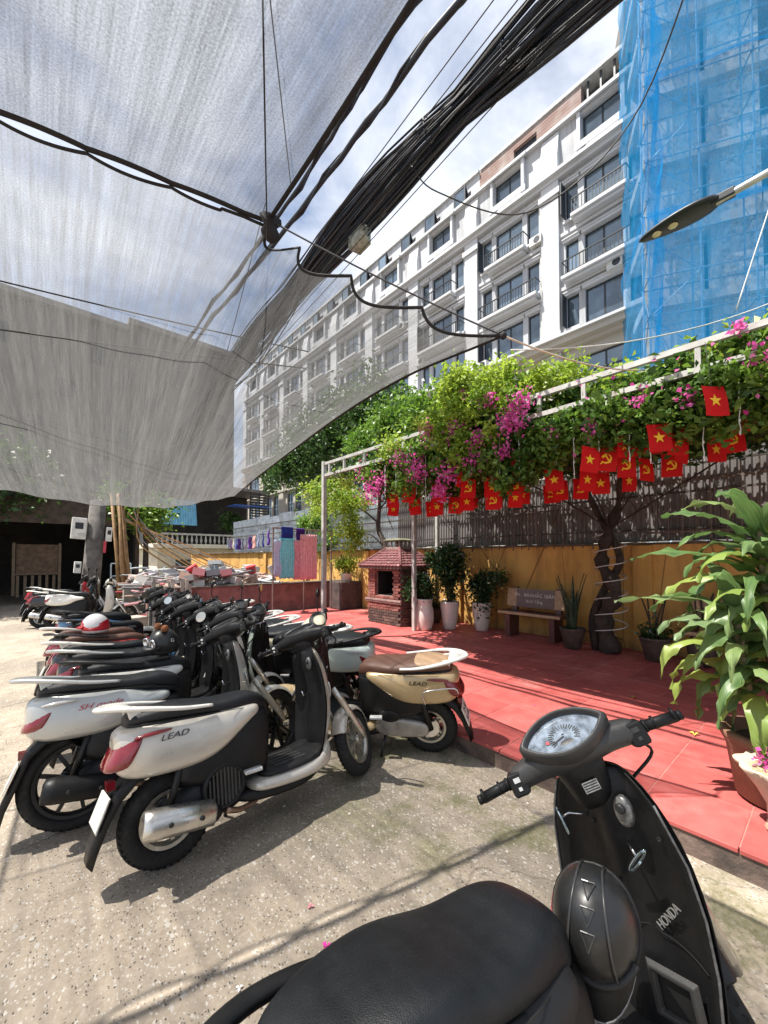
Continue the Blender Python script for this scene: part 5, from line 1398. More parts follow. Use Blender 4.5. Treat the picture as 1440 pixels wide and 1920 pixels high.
def half_ring(x, pts, sh=0.0, z0=0.0):
    """pts (y,z) from bottom centre to top centre -> closed ring; sh shears x with z"""
    P_ = [Vector((x + sh * (z - z0), y, z)) for y, z in pts]
    mir = [Vector((p.x, -p.y, p.z)) for p in reversed(P_) if abs(p.y) > 1e-6]
    return P_ + mir
def body(rows, sh=0.0, z0=.6):
    """rows: x, half width, bottom z, top z, roundness"""
    out = []
    for x, w, zb, zt, *r_ in rows:
        h = zt - zb; k = r_[0] if r_ else .7
        out.append(half_ring(x, [(0, zb), (w * .75, zb), (w * .98, zb + h * .12), (w, zb + h * .45), (w * .93, zb + h * .8), (w * k, zt - h * .03), (0, zt)], sh, z0))
    return out
def wheel(parent, name, c, Rr, rimR, tw, rimmat, spokes=5, matrix=None):
    w = bpy.data.objects.new(name, None); link(w, parent); w.empty_display_size = .05
    if matrix is not None: w.matrix_basis = matrix
    mid = (Rr + rimR) / 2; th = (Rr - rimR) / 2
    q = MB(); prof = [(mid + (th + (.004 if math.cos(a) > .3 else 0)) * math.cos(a), tw * math.sin(a) * (1 - .12 * (math.cos(a) > .6))) for a in [2 * math.pi * k / 18 for k in range(18)]]
    q.lathe(prof + [prof[0]], 48, c, 'Y', cap=False); ty = q.build('tyre', RUB, w, smooth=True)
    q = MB()
    for k in range(44):     # tread blocks
        a = 2 * math.pi * k / 44
        for s_ in (-1, 1):
            M4 = Matrix.Translation(c) @ Matrix.Rotation(-a, 4, 'Y') @ Matrix.Translation((Rr - .0035, s_ * tw * .42, 0)) @ Matrix.Rotation(s_ * .6, 4, 'X')
            q.box((0, 0, 0), (.0045, tw * .62, .013), M4)
    q.build('tread', RUB, ty)
    q = MB(); rp = [(rimR + .006, -tw * .62), (rimR + .006, -tw * .75), (rimR - .012, -tw * .7), (rimR - .022, -tw * .3), (rimR - .022, tw * .3), (rimR - .012, tw * .7), (rimR + .006, tw * .75), (rimR + .006, tw * .62)]
    q.lathe(rp, 40, c, 'Y', cap=False)
    q.lathe([(.03, -.055), (.038, -.04), (.04, .04), (.03, .055)], 16, c, 'Y')
    for k in range(spokes):
        a = 2 * math.pi * k / spokes
        for da in ((-.16, .16) if spokes < 7 else (0,)):
            M4 = Matrix.Translation(c) @ Matrix.Rotation(a + da, 4, 'Y')
            q.box(((rimR + .02) / 2, 0, 0), (rimR - .045, .03, .02), M4)
    q.build('rim', rimmat, w)
    q = MB(); q.lathe([(.03, tw * .75), (.088, tw * .75), (.088, tw * .75 + .004), (.03, tw * .75 + .004)], 28, c, 'Y'); q.build('brake_disc', CHROME, w)
    return w

AX = Vector((-math.sin(R(26)), 0, math.cos(R(26))))
PIV = Vector((1.02, 0, .72))
def steerM(a): return Matrix.Translation(PIV) @ Matrix.Rotation(a, 4, AX) @ Matrix.Translation(-PIV)

def build_scooter(kind, name='parked_scooter'):
    mode = kind == 'mode'; fore = kind == 'fore'
    e = bpy.data.objects.new(name, None); link(e); e.empty_display_size = .2
    BODY, SEAT = PA['silver'], SEATB
    Rw, Fw = (.275, .275) if mode else (.228, .236)
    rr_, fr_ = (.205, .205) if mode else (.135, .155)
    dz = .05 if mode else 0
    parts = {}
    # -- rear cowl
    q = MB(); q.loft(body([(-.25, .06, .56 + dz, .70 + dz), (-.225, .12, .505 + dz, .735 + dz), (-.14, .158, .478 + dz, .757 + dz), (.0, .180, .468 + dz, .758 + dz), (.14, .190, .468 + dz, .748 + dz), (.25, .190, .50 + dz, .738 + dz), (.35, .184, .575 + dz, .728), (.44, .170, .635, .72), (.50, .145, .665, .70)]))
    parts['body'] = q.build('rear_cowl', BODY, e, sub=2)
    for s_ in (-1, 1):      # panel seam and reflector on the cowl
        sm = MB(); sm.tube([(-.10 + .50 * i / 16, s_ * (.176 + .014 * math.sin(math.pi * min(1, (i + 3) / 16)) - .03 * max(0, (i - 11) / 5) ** 2), .735 + dz - .035 * (i / 16) ** 2) for i in range(17)], .0018, 5); sm.build('panel_seam', INK, parts['body'])
    # -- dark centre cover below it
    q = MB(); q.loft(body([(.02, .13, .40, .56), (.12, .150, .36, .60), (.28, .160, .31, .66), (.42, .155, .30, .69), (.52, .135, .29, .69), (.58, .11, .285, .66)], .12)); q.build('side_cover', PLAS, e, sub=2)
    # -- seat
    st = [(-.20, .06, .745, .775), (-.17, .10, .742, .80), (-.05, .135, .735, .815), (.08, .148, .725, .812), (.20, .152, .715, .785), (.30, .150, .70, .775), (.40, .138, .69, .785), (.48, .115, .67, .775), (.545, .085, .65, .745), (.575, .05, .64, .70)]
    if fore: st = [(-.16, .07, .735, .775), (-.12, .115, .73, .805), (.0, .15, .725, .825), (.12, .162, .715, .828), (.22, .165, .71, .80), (.31, .162, .70, .782), (.40, .15, .685, .795), (.47, .13, .665, .798), (.53, .10, .645, .765), (.565, .055, .63, .70)]
    q = MB(); q.loft(body([(x, w, zb + dz, zt + dz, .62) for x, w, zb, zt in st])); parts['seat'] = q.build('seat', SEAT, e, sub=2)
    q = MB(); q.loft(body([(x, w * .98 + .006, zb + dz - .012, zb + dz + .012, .95) for x, w, zb, zt in st])); q.build('seat_piping', PLAS, parts['seat'], sub=1)
    # -- grab rail
    gz = .83 + dz
    if fore:
        path = catmull([(.12, .155, .735), (-.02, .172, .755), (-.15, .15, .772), (-.25, .085, .78), (-.275, 0, .78), (-.25, -.085, .78), (-.15, -.15, .772), (-.02, -.172, .755), (.12, -.155, .735)], 5)
        q = MB(); q.tube(path, [.024] * len(path), 10, flat=.7); parts['rail'] = q.build('grab_rail', PLAS, e, smooth=True)
    else:
        path = catmull([(.20, .165, gz - .065), (.05, .172, gz - .045), (-.11, .15, gz - .012), (-.24, .085, gz + .010), (-.30, .0, gz + .012), (-.24, -.085, gz + .010), (-.11, -.15, gz - .012), (.05, -.172, gz - .045), (.20, -.165, gz - .065)], 6)
        q = MB(); q.tube(path, [.014 + .010 * math.sin(math.pi * i / (len(path) - 1)) for i in range(len(path))], 10, flat=.62)
        q.loft([[(-.29, y, gz + .020) for y in (-.03, .03)] + [(-.29, y, gz + .002) for y in (.03, -.03)], [(-.235, y, gz + .020) for y in (-.085, .085)] + [(-.235, y, gz + .0) for y in (.085, -.085)], [(-.17, y, gz + .008) for y in (-.115, .115)] + [(-.17, y, gz - .012) for y in (.115, -.115)]])
        parts['rail'] = q.build('grab_rail', PA['white'], e, smooth=True)
        for s_ in (-1, 1):
            q = MB(); q.prism([(-.19, gz - .005), (-.12, gz - .015), (-.14, gz - .09), (-.17, gz - .09)], s_ * .07 - .012, s_ * .07 + .012); q.build('rail_bracket', PA['white'], parts['rail'], bevel=.005)
    # -- tail light (wraps the tail) and indicators
    q = MB(); q.loft(body([(-.265, .05, .565 + dz, .70 + dz), (-.25, .115, .545 + dz, .722 + dz), (-.20, .146, .545 + dz, .732 + dz), (-.165, .158, .55 + dz, .735 + dz), (-.16, .150, .56 + dz, .73 + dz)], .55, .62)); parts['tail'] = q.build('tail_light', REDL, e, sub=1)
    for s_ in (-1, 1):
        q = MB(); q.loft([[Vector((x, s_ * (y + dy), z + dz_)) for dy, dz_ in ((-.012, -h), (.012, -h * .8), (.016, h * .6), (-.01, h))] for x, y, z, h in ((.0, .178, .70 + dz, .006), (-.07, .172, .70 + dz, .014), (-.13, .160, .695 + dz, .014), (-.18, .145, .69 + dz, .006))]); q.build('indicator', CLEARL if mode else REDL, e, sub=1)
    # -- rear guard, plate
    q = MB(); rows = []
    for (x, z, w) in ((.02, .47, .07), (-.09, .51 + dz, .085), (-.17, .50 + dz, .09), (-.235, .44 + dz, .085), (-.285, .36, .08), (-.335, .24, .07), (-.352, .17, .045)):
        rows.append([(x + .02, -w, z - .03), (x, -w * .9, z), (x, w * .9, z), (x + .02, w, z - .03)])
    q.grid(rows); q.build('rear_guard', PLAS, e, smooth=True, solid=.008)
    pl = Matrix.Translation((-.298, 0, .375)) @ Matrix.Rotation(R(23), 4, 'Y')
    q = MB(); q.box((0, 0, 0), (.004, .19, .14), pl); po = q.build('number_plate', PLATE, e)
    q = MB(); q.box((.004, 0, 0), (.004, .2, .15), pl); q.build('plate_holder', CHROME, po)
    parts['plate'] = po
    q = MB(); q.loft([[Vector((-.235 - r_, dy, .475 + dz_)) for dy, dz_ in ((-.03, -.02), (.03, -.02), (.03, .02), (-.03, .02))] for r_ in (0, .035)]); q.build('plate_lamp', REDL, e)
    # -- wheels
    wheel(e, 'rear_wheel', (0, 0, Rw), Rw, rr_, .044, ALLOYK if mode else ALLOY, 9 if mode else 5)
    # -- engine and drive
    q = MB(); q.loft(body([(-.05, .05, .19, .27), (.05, .09, .17, .36), (.18, .13, .155, .42), (.32, .12, .16, .40), (.42, .08, .2, .34)])); q.build('engine', M_('engine_dark', (.028, .028, .03), .6, .4, var=.4, scale=14), e, sub=1)
    cover = [(.0, .05), (.06, .075), (.2, .09), (.36, .095), (.46, .075)]
    q = MB(); rings = []
    for yy, k in ((.085, 1.0), (.125, 1.0), (.142, .88), (.146, .6)):
        rg = []
        for x, h in cover: rg.append(Vector((.22 + (x - .22) * k - .02, yy, .245 + h * k)))
        for x, h in reversed(cover): rg.append(Vector((.22 + (x - .22) * k - .02, yy, .245 - h * .75 * k)))
        rings.append(rg)
    q.loft(rings); q.build('transmission_case', M_('case_grey', (.36, .34, .31), .45, .5, var=.2, scale=12, dirt=((.12, .1, .09), 9, .5, .75)), e, sub=1)
    q = MB(); q.loft([[Vector((.30 + .10 * math.cos(a) * k, yy, .36 + .06 * math.sin(a) * k)) for a in [2 * math.pi * i / 14 for i in range(14)]] for yy, k in ((.11, 1), (.16, .9), (.165, .6))]); q.build('air_cleaner', PLAS, e, sub=1)
    # fan cover, right
    q = MB(); q.lathe([(.115, -.10), (.118, -.150), (.105, -.162), (.098, -.158), (.098, -.150), (.01, -.150)], 28, (.25, 0, .325), 'Y'); fc = q.build('fan_cover', PLAS, e, smooth=True)
    q = MB()
    for k in range(9):
        x = -.08 + .02 * k; l_ = math.sqrt(max(0, .094 ** 2 - x * x)); q.b2((.25 + x - .004, -.156, .325 - l_), (.25 + x + .004, -.151, .325 + l_))
    q.build('fan_grille', PLASG, fc)
    # muffler, right
    A0 = Vector((.22, -.155, .205)); B0 = Vector((-.15, -.185, .285)); ax = (B0 - A0).normalized()
    def mring(s_, rz, ry_): 
        c_ = A0.lerp(B0, s_); u = Vector((0, 1, 0)); w_ = ax.cross(u).normalized()
        return [c_ + u * math.cos(a) * ry_ + w_ * math.sin(a) * rz for a in [2 * math.pi * k / 16 for k in range(16)]]
    q = MB(); q.loft([mring(s_, a, b_) for s_, a, b_ in ((.0, .02, .02), (.06, .04, .04), (.2, .052, .048), (.8, .058, .052), (.95, .052, .046), (1.0, .03, .028))]); mu = q.build('muffler', PLAS, e, smooth=True)
    q = MB()
    rings = []
    for s_, k in ((.10, .7), (.14, 1.0), (.5, 1.06), (.9, 1.1), (1.02, 1.0), (1.04, .6)):
        c_ = A0.lerp(B0, s_); rings.append([c_ + Vector((0, -1, 0)) * math.cos(a) * .062 * k + ax.cross(Vector((0, 1, 0))).normalized() * -math.sin(a) * .07 * k for a in [R(-35 + 175 * i / 10) for i in range(11)]])
    q.grid(rings); q.build('heat_shield', TIN, mu, smooth=True, solid=.004)
    for s_ in (.32, .72):
        c_ = A0.lerp(B0, s_) + Vector((0, -.068, .012)); q = MB(); q.lathe([(.012, .004), (.012, -.003), (.006, -.006)], 10, tuple(c_), 'Y'); q.build('bolt', INK, mu)
    q = MB(); q.tube(catmull([(.25, -.155, .20), (.34, -.13, .165), (.45, -.08, .16), (.5, -.04, .2)], 4), .016, 8); q.build('exhaust_pipe', M_('burnt_pipe', (.30, .20, .15), .4, .8, var=.3, scale=15), e, smooth=True)
    for s_ in (-1, 1):
        q = MB(); q.tube([(-.03, s_ * .10, Rw + .02), (.06, s_ * .115, .56)], .02, 8); q.build('shock_absorber', ALLOYK, e, smooth=True)
    # passenger pegs
    for s_ in (-1, 1):
        q = MB(); q.box((.40, s_ * .185, .36), (.10, .04, .022), rz=s_ * .15); q.build('foot_peg', CLEARL, e, bevel=.006)
    # -- floor, lower fairing
    q = MB(); q.loft(body([(.46, .150, .275, .315, .97), (.56, .182, .272, .308, .97), (.72, .19, .272, .306, .97), (.86, .185, .275, .318, .97), (.93, .15, .29, .36, .97)])); parts['floor'] = q.build('floor_board', PLAS, e, sub=1)
    for k in range(5):
        q = MB(); q.box((.70, -.10 + .05 * k, .309), (.26, .018, .006)); q.build('floor_rib', PLASG, parts['floor'])
    q = MB(); q.loft(body([(.40, .155, .225, .275), (.50, .188, .205, .290), (.70, .200, .190, .290), (.84, .203, .195, .305), (.94, .180, .215, .35), (.995, .10, .245, .38)])); parts['skirt'] = q.build('floor_skirt', BODY, e, sub=2)
    q = MB(); q.loft(body([(.30, .10, .19, .25), (.45, .145, .155, .235), (.68, .15, .135, .225), (.82, .13, .14, .22), (.92, .07, .17, .22)])); q.build('belly_cover', PLAS, e, sub=1)
    # -- leg shield: outer skin and dark inner panel
    zs_ = [.255, .31, .40, .52, .64, .76, .86, .93, .975]
    ws_ = [.125, .178, .200, .210, .208, .196, .170, .125, .070]
    xs_ = [.955, .985, 1.015, 1.045, 1.055, 1.045, 1.02, .995, .975]
    if fore:
        ws_ = [.135, .19, .215, .228, .228, .218, .188, .140, .075]
    outer = []; inner = []
    NY = 12
    for z, w, x in zip(zs_, ws_, xs_):
        ro, ri = [], []
        for k in range(NY + 1):
            u = -1 + 2 * k / NY
            ro.append(Vector((x - .125 * abs(u) ** 2.2 * (w / .2), u * w, z)))
            bulge = .045 * math.exp(-(u * w / .06) ** 2) * (1 if z > .38 else .6)
            ri.append(Vector((x - .125 * (w / .2) - .012 * (1 - u * u) + .055 * (1 - abs(u) ** 4) * (.6 + .4 * (z < .8)) - bulge, u * w * .985, z)))
        outer.append(ro); inner.append(ri)
    rings = [ro + list(reversed([p + Vector((.006, 0, 0)) for p in ri])) for ro, ri in zip(outer, inner)]
    q = MB(); q.loft(rings); parts['shield'] = q.build('leg_shield', BODY, e, sub=1)
    q = MB(); q.grid([[p + Vector((-.004, -p.y * .05, 0)) for p in r_] for r_ in inner]); parts['inner'] = q.build('inner_panel', PLAS, e, sub=1, solid=.008)
    inx = inner[5][NY // 2].x
    # ignition, hook, glove recess
    q = MB(); q.loft([[Vector((inner[6][7].x - .012 - d, -.075 + .026 * k * math.cos(a), .865 + .04 * k * math.sin(a))) for a in [2 * math.pi * i / 18 for i in range(18)]] for d, k in ((-.01, 1.1), (.003, 1.0), (.006, .8))]); ig = q.build('ignition_plate', M_('lock_grey', (.16, .16, .155), .4, .4, var=.6, scale=90), parts['inner'], smooth=True)
    q = MB(); q.lathe([(.014, 0), (.014, -.008), (.01, -.012), (.003, -.012)], 12, (inner[6][7].x - .018, -.075, .875), 'X'); q.build('key_barrel', INK, parts['inner'])
    q = MB(); q.tube([(inx + .005, 0, .66), (inx - .05, 0, .65), (inx - .055, 0, .68)], .006, 6); q.build('bag_hook', CHROME, parts['inner'], smooth=True)
    # front nose panel and emblem
    q = MB(); q.loft([[Vector((xs_[i] + .012 * k, u, zs_[i] + dz_)) for u, dz_ in ((-.05 * k, 0), (0, .004), (.05 * k, 0), (0, -.004))] for i, k in ((4, .3), (5, 1), (6, 1), (7, .5))]); q.build('front_emblem', PLASG, e, smooth=True)
    for s_ in (-1, 1):
        q = MB(); q.loft([[Vector((x - .01, s_ * (y + dy), z + dz_)) for dy, dz_ in ((-.02, -h), (.02, -h), (.02, h), (-.02, h))] + [] for x, y, z, h in ((1.045, .07, .60, .012), (1.025, .12, .66, .03), (.985, .165, .73, .02))]); q.build('front_indicator', CLEARL, e, sub=1)
    # -- steered group
    S0 = Matrix.Identity(4)
    steer = []
    fw = wheel(e, 'front_wheel', (1.275, 0, Fw), Fw, fr_, .042, ALLOYK if mode else ALLOY, 9 if mode else 5); steer.append(fw)
    q = MB()
    rows = []
    for k in range(13):
        a = R(-8 + 165 * k / 12) ; rad = Fw + .022
        c_ = Vector((1.275 + rad * math.cos(a), 0, Fw + rad * math.sin(a))); i_ = Vector((1.275 + (rad - .05) * math.cos(a), 0, Fw + (rad - .05) * math.sin(a)))
        w = .062 * min(1, .45 + .12 * k)
        rows.append([i_ + Vector((0, -w * 1.05, 0)), c_ + Vector((0, -w * .75, 0)) * 1 - (c_ - i_) * .12, c_, c_ + Vector((0, w * .75, 0)) - (c_ - i_) * .12, i_ + Vector((0, w * 1.05, 0))])
    q.grid(rows); parts['fender'] = q.build('front_fender', BODY, e, smooth=True, solid=.005, sub=1); steer.append(parts['fender'])
    for s_ in (-1, 1):
        q = MB(); q.tube([(1.275, s_ * .085, Fw), (1.255, s_ * .085, Fw + .06), (1.10, s_ * .075, .56), (1.06, s_ * .06, .64)], [.02, .026, .024, .02], 10); f_ = q.build('fork_leg', TIN if not mode else ALLOY, e, smooth=True); steer.append(f_)
    q = MB(); q.tube([PIV - AX * .1, PIV + AX * .26], .03, 8); steer.append(q.build('steering_column', PLAS, e, smooth=True))
    # handlebar cover
    secs = [(-.235, .905, 1.030, .026, .026), (-.19, .91, 1.034, .034, .034), (-.125, .925, 1.042, .062, .046), (-.06, .945, 1.046, .092, .060), (0, .952, 1.048, .10, .066), (.06, .945, 1.046, .092, .060), (.125, .925, 1.042, .062, .046), (.19, .91, 1.034, .034, .034), (.235, .905, 1.030, .026, .026)]
    if fore: secs = [(y * 1.02, x - (.01 if abs(y) < .1 else 0), z, rx * (1.12 if abs(y) < .15 else 1.25), rz * (.92 if abs(y) < .15 else 1.2)) for y, x, z, rx, rz in secs]
    q = MB(); q.loft([[Vector((x + rx * math.copysign(abs(math.cos(a)) ** .8, math.cos(a)), y, z + rz * math.copysign(abs(math.sin(a)) ** .8, math.sin(a)))) for a in [2 * math.pi * k / 12 + .26 for k in range(12)]] for y, x, z, rx, rz in secs])
    hb = q.build('handlebar_cover', PLASG if fore else BODY, e, sub=2); steer.append(hb); parts['bars'] = hb
    q = MB(); q.loft([[Vector((x + dx * k, y * w, z)) for dx, y in ((-.055, -.8), (-.06, 0), (-.055, .8), (-.01, 1), (.05, .8), (.05, -.8), (-.01, -1))] for x, z, w, k in ((.925, 1.035, .105 if fore else .09, 1.15), (.935, .98, .085 if fore else .072, 1.0), (.955, .92, .075 if fore else .064, .95), (.985, .865, .068 if fore else .058, .9))])
    nk = q.build('handlebar_neck', PLAS, e, sub=1); steer.append(nk); parts['neck'] = nk
    # instrument pod: eye-shaped rim, recessed dial, clear lens
    nrm = Vector((-.70, 0, .71)).normalized() if fore else Vector((-.47, 0, .88)).normalized(); vv = Vector((nrm.z, 0, -nrm.x)); gc = Vector((.860, 0, 1.108)) if fore else Vector((.915, 0, 1.098))
    def eye(k, h, w=.134 if fore else .118, t_=.066 if fore else .058):
        out = []
        for i in range(32):
            a = 2 * math.pi * i / 32; c_, s_ = math.cos(a), math.sin(a)
            yy = w * k * math.copysign(abs(c_) ** 1.0, c_); zz = t_ * (k if k > .9 else k - .02) * math.copysign(abs(s_) ** (1.6 if fore else 1.35), s_)
            out.append(gc + Vector((0, yy, 0)) + vv * zz + nrm * h)
        return out
    q = MB(); q.loft([eye(1.08, -.065), eye(1.20, -.030), eye(1.19, .0), eye(1.12, .010), eye(1.05, .010), eye(1.01, .004), eye(.98, -.010)], cap=False); g0 = q.build('instrument_rim', PLASG, e, smooth=True); steer.append(g0)
    q = MB(); q.loft([eye(1.0, -.012), eye(.6, -.0119), eye(.05, -.0118)], cap=False); dl = q.build('dial', DIAL, e); steer.append(dl)
    q = MB()
    for k in range(23):
        a = R(-30 + 240 * k / 22); r0, r1 = (.030, .041) if k % 2 else (.026, .041)
        p0 = gc + Vector((0, math.cos(a) * r0 * 1.35, 0)) + vv * (math.sin(a) * r0 - .008) + nrm * -.0105; p1 = gc + Vector((0, math.cos(a) * r1 * 1.35, 0)) + vv * (math.sin(a) * r1 - .008) + nrm * -.0105
        q.bar(p0, p1, .0022, .0012, up=tuple(nrm))
    q.bar(gc + nrm * -.009 - vv * .008, gc + nrm * -.009 + Vector((0, .045, 0)) - vv * .02, .003, .0015, up=tuple(nrm))
    q.build('dial_marks', INK, dl)
    q = MB(); q.bar(gc + nrm * -.0095 + Vector((0, .055, 0)) - vv * .012, gc + nrm * -.0095 + Vector((0, .066, 0)) - vv * .008, .010, .001, up=tuple(nrm)); q.build('fuel_gauge', REDT, dl)
    # headlight
    q = MB(); q.loft([[Vector((x, y * w, 1.035 + z * h)) for y, z in [(math.cos(a), math.sin(a)) for a in [2 * math.pi * k / 14 for k in range(14)]]] for x, w, h in ((1.0, .10, .05), (1.035, .09, .045), (1.058, .06, .028), (1.063, .02, .01))]); steer.append(q.build('headlight', CLEARL, e, smooth=True))
    for s_ in (-1, 1):
        q = MB(); q.tube([(.905, s_ * .235, 1.03), (.895, s_ * .355, 1.022)], .0165, 12); g = q.build('grip', PLAS, e, smooth=True); steer.append(g)
        q = MB()
        for y in (.25, .28, .345): q.tube([(.9045 - (y - .235) * .083, s_ * y, 1.0295), (.9037 - (y - .235) * .083, s_ * (y + .008), 1.029)], .0195, 12)
        q.tube([(.894, s_ * .356, 1.022), (.893, s_ * .372, 1.021)], .014, 10)
        q.build('grip_ring', PLAS, g, smooth=True)
        q = MB(); q.loft([[Vector((.90 + .030 * k * c_, s_ * y, 1.022 + .034 * k * d_)) for c_, d_ in ((-1, -1), (1, -1), (1, 1), (-1, 1))] for y, k in ((.185, .85), (.20, 1.0), (.238, 1.0), (.246, .85))]); sw = q.build('switch_box', PLAS, e, bevel=.006); steer.append(sw)
        q = MB(); q.box((.872, s_ * .215, 1.035), (.008, .022, .014)); q.box((.871, s_ * .215, 1.010), (.008, .012, .010)); q.build('switch_button', CLEARL if s_ > 0 else PLASG, sw)
        q = MB(); q.tube(catmull([(.945, s_ * .20, 1.03), (.965, s_ * .25, 1.022), (.955, s_ * .33, 1.015), (.95, s_ * .365, 1.015)], 4), .0065, 7, flat=.6); steer.append(q.build('brake_lever', CHROME if not fore else PLAS, e, smooth=True))
    q = MB(); q.tube(catmull([(.93, -.20, 1.01), (.96, -.24, .95), (.985, -.14, .90), (.99, -.05, .86)], 5), .005, 6); steer.append(q.build('brake_cable', PLAS, e, smooth=True))
    if not fore:
        for s_ in (-1, 1):
            q = MB(); q.tube(catmull([(.93, s_ * .17, 1.06), (.95, s_ * .21, 1.13), (.94, s_ * .25, 1.20)], 4), .006, 6); mi = q.build('mirror', PLAS, e, smooth=True); steer.append(mi)
            rg = lambda x, k: [Vector((x, s_ * .265 + .062 * k * math.cos(a), 1.235 + .042 * k * math.sin(a))) for a in [2 * math.pi * i / 18 for i in range(18)]]
            q = MB(); q.loft([rg(.955, .5), rg(.948, .9), rg(.935, 1.0), rg(.932, .97)]); q.build('mirror_shell', PLAS, mi, smooth=True)
            q = MB(); q.loft([rg(.9312, .94), rg(.931, .3)]); q.build('mirror_glass', MIRG, mi)
    # side stand
    q = MB(); q.tube([(.34, .08, .2), (.36, .15, .1), (.37, .205, .0)], .011, 6); q.build('side_stand', PLAS, e, smooth=True)
    e['_steer'] = 1
    return e, parts, steer

def emblem(parent, txt, x, z, size, mat, side=-1, w=.184, shear=.3, sx=1.4):
    return text_obj('lettering', txt, size, mat, parent, frame((x, side * w, z), (1, 0, 0) if side < 0 else (-1, 0, 0), (0, -side * .10, 1)), .0015, shear, sx=sx)

STEERED = {'front_wheel', 'front_fender', 'fork_leg', 'steering_column', 'handlebar_cover', 'handlebar_neck', 'instrument_rim', 'dial', 'headlight', 'grip', 'switch_box', 'brake_lever', 'brake_cable', 'mirror'}
def base(n): return n.split('.')[0]
def pose(e, loc, head, lean, steer, bar_fit=None):
    e.location = loc; e.rotation_euler = (-lean, 0, head)
    S = steerM(steer)
    for c in e.children:
        if base(c.name) in STEERED: c.matrix_basis = S if not bar_fit or base(c.name) in ('front_wheel', 'front_fender', 'fork_leg', 'steering_column') else S @ bar_fit
def recolor(e, table):
    for c in e.children:
        m_ = table.get(base(c.name))
        if m_ is not None and c.type == 'MESH':
            c.material_slots[0].link = 'OBJECT'; c.material_slots[0].material = m_
        for g in c.children:
            m_ = table.get(base(g.name))
            if m_ is not None and g.type == 'MESH':
                g.material_slots[0].link = 'OBJECT'; g.material_slots[0].material = m_

leadP, lp_, ls_ = build_scooter('lead')
modeP, mp2, _ = build_scooter('mode')
foreP, fp_, _ = build_scooter('fore')
bake_all()
COLS = lambda b_, **k: dict({'rear_cowl': b_, 'floor_skirt': b_, 'leg_shield': b_, 'front_fender': b_, 'handlebar_cover': PLAS}, **k)
GRP = 'scooters parked in the row on the left'
leadC = copy_tree(leadP); modeC = copy_tree(modeP)          # pristine copies, posed last
SC = []
def put(proto, label, loc, head, lean, steer, table, nomirror=(), group=GRP, fresh=True):
    e = copy_tree(proto) if fresh else proto
    tag(e, label, 'scooter', group); recolor(e, table); pose(e, loc, R(head), R(lean), R(steer))
    for c in list(e.children):
        if base(c.name) == 'mirror' and nomirror:
            s_ = sum(v.co.y for v in c.data.vertices)
            if (s_ > 0 and 'L' in nomirror) or (s_ < 0 and 'R' in nomirror):
                for g in list(c.children): bpy.data.objects.remove(g)
                bpy.data.objects.remove(c)
    SC.append(e); return e
# nearest of the row: champagne scooter
s1 = put(leadP, 'champagne silver scooter nearest in the row, with a cream rear rail and chrome muffler', (.56, 2.34, 0), 2, 10, 30, COLS(PA['silver'], grab_rail=PA['white'], rail_bracket=PA['white'], mirror=PLAS), 'LR', fresh=False)
emblem(s1, 'LEAD', .0, .665, .040, M_('letter_dark', (.05, .05, .055), .3, .6), -1, .184)
s2 = put(modeP, 'silver scooter with red side lettering and black spoked wheels, second in the row', (.22, 3.02, 0), -2, 9, 28, COLS(PA['grey'], grab_rail=PA['grey'], rail_bracket=PA['grey'], tail_light=REDL, heat_shield=PLAS), 'R', fresh=False)
emblem(s2, 'SH mode', .10, .70, .042, REDT, -1, .192, .4)
e = put(leadC, 'white scooter with a black helmet on its seat, third in the row', (.46, 3.62, 0), 0, 9, 26, COLS(PA['white'], grab_rail=PLAS, rail_bracket=PLAS), 'LR'); emblem(e, 'LEAD', .0, .655, .045, MATS['letter_dark'], -1, .184); s3 = e
put(leadC, 'black scooter with a silver trim rail, fourth in the row', (.40, 4.12, 0), -2, 9, 30, COLS(PA['black'], grab_rail=PA['grey'], rail_bracket=PLAS), 'LR')
put(leadC, 'dark scooter with a pale grey rear rail and black seat, fifth in the row', (.38, 4.58, 0), 1, 8, 32, COLS(PA['black'], grab_rail=PA['white'], rail_bracket=PA['white']), 'R')
s6 = put(leadC, 'maroon scooter with a brown seat carrying the red and white helmet', (.40, 5.08, 0), 0, 8, 30, COLS(PA['red'], seat=SEATW, grab_rail=PA['black'], rail_bracket=PLAS), 'LR')
put(leadC, 'black scooter with a plain brown seat, behind the helmet scooter', (.38, 5.55, 0), 2, 8, 30, COLS(PA['black'], seat=SEATW, grab_rail=PA['white'], rail_bracket=PLAS), 'LR')
# opposite row, tails to the kerb
tanS = put(leadC, 'tan scooter with a two tone brown seat, its tail toward the terrace', (2.50, 2.28, 0), 126, 9, 16, COLS(PA['tan'], seat=SEATW, grab_rail=PA['white'], rail_bracket=PA['white'], handlebar_cover=PA['cream']), 'L', 'scooters with tails to the kerb')
text_obj('lettering', 'LEAD', .045, INK, tanS, frame((.06, .185, .665), (-1, 0, 0), (0, .1, 1)), .0015, .2, sx=1.3)
for s_, zz in (('35-B2', .032), ('565.82', -.03)):
    Mx = Matrix.Translation((-.3012, 0, .375)) @ Matrix.Rotation(R(23), 4, 'Y') @ frame((0, 0, zz), (0, -1, 0), (0, 0, 1))
    text_obj('plate_number', s_, .062, INK, tanS, Mx, .0008, sx=.95)
for sd in (1, -1):
    q = MB(); q.tube(catmull([(.0, sd * .19, .50), (.02, sd * .20, .60), (-.10, sd * .19, .635), (-.22, sd * .17, .64), (-.25, sd * .165, .60)], 5), .006, 6); q.build('crash_bar', CHROME, tanS, smooth=True)
put(modeC, 'pale green and white scooter with a red tail light behind the tan one', (2.42, 3.25, 0), 130, 8, 16, COLS(PA['mint'], grab_rail=PLAS, rail_bracket=PLAS), 'L', 'scooters with tails to the kerb')
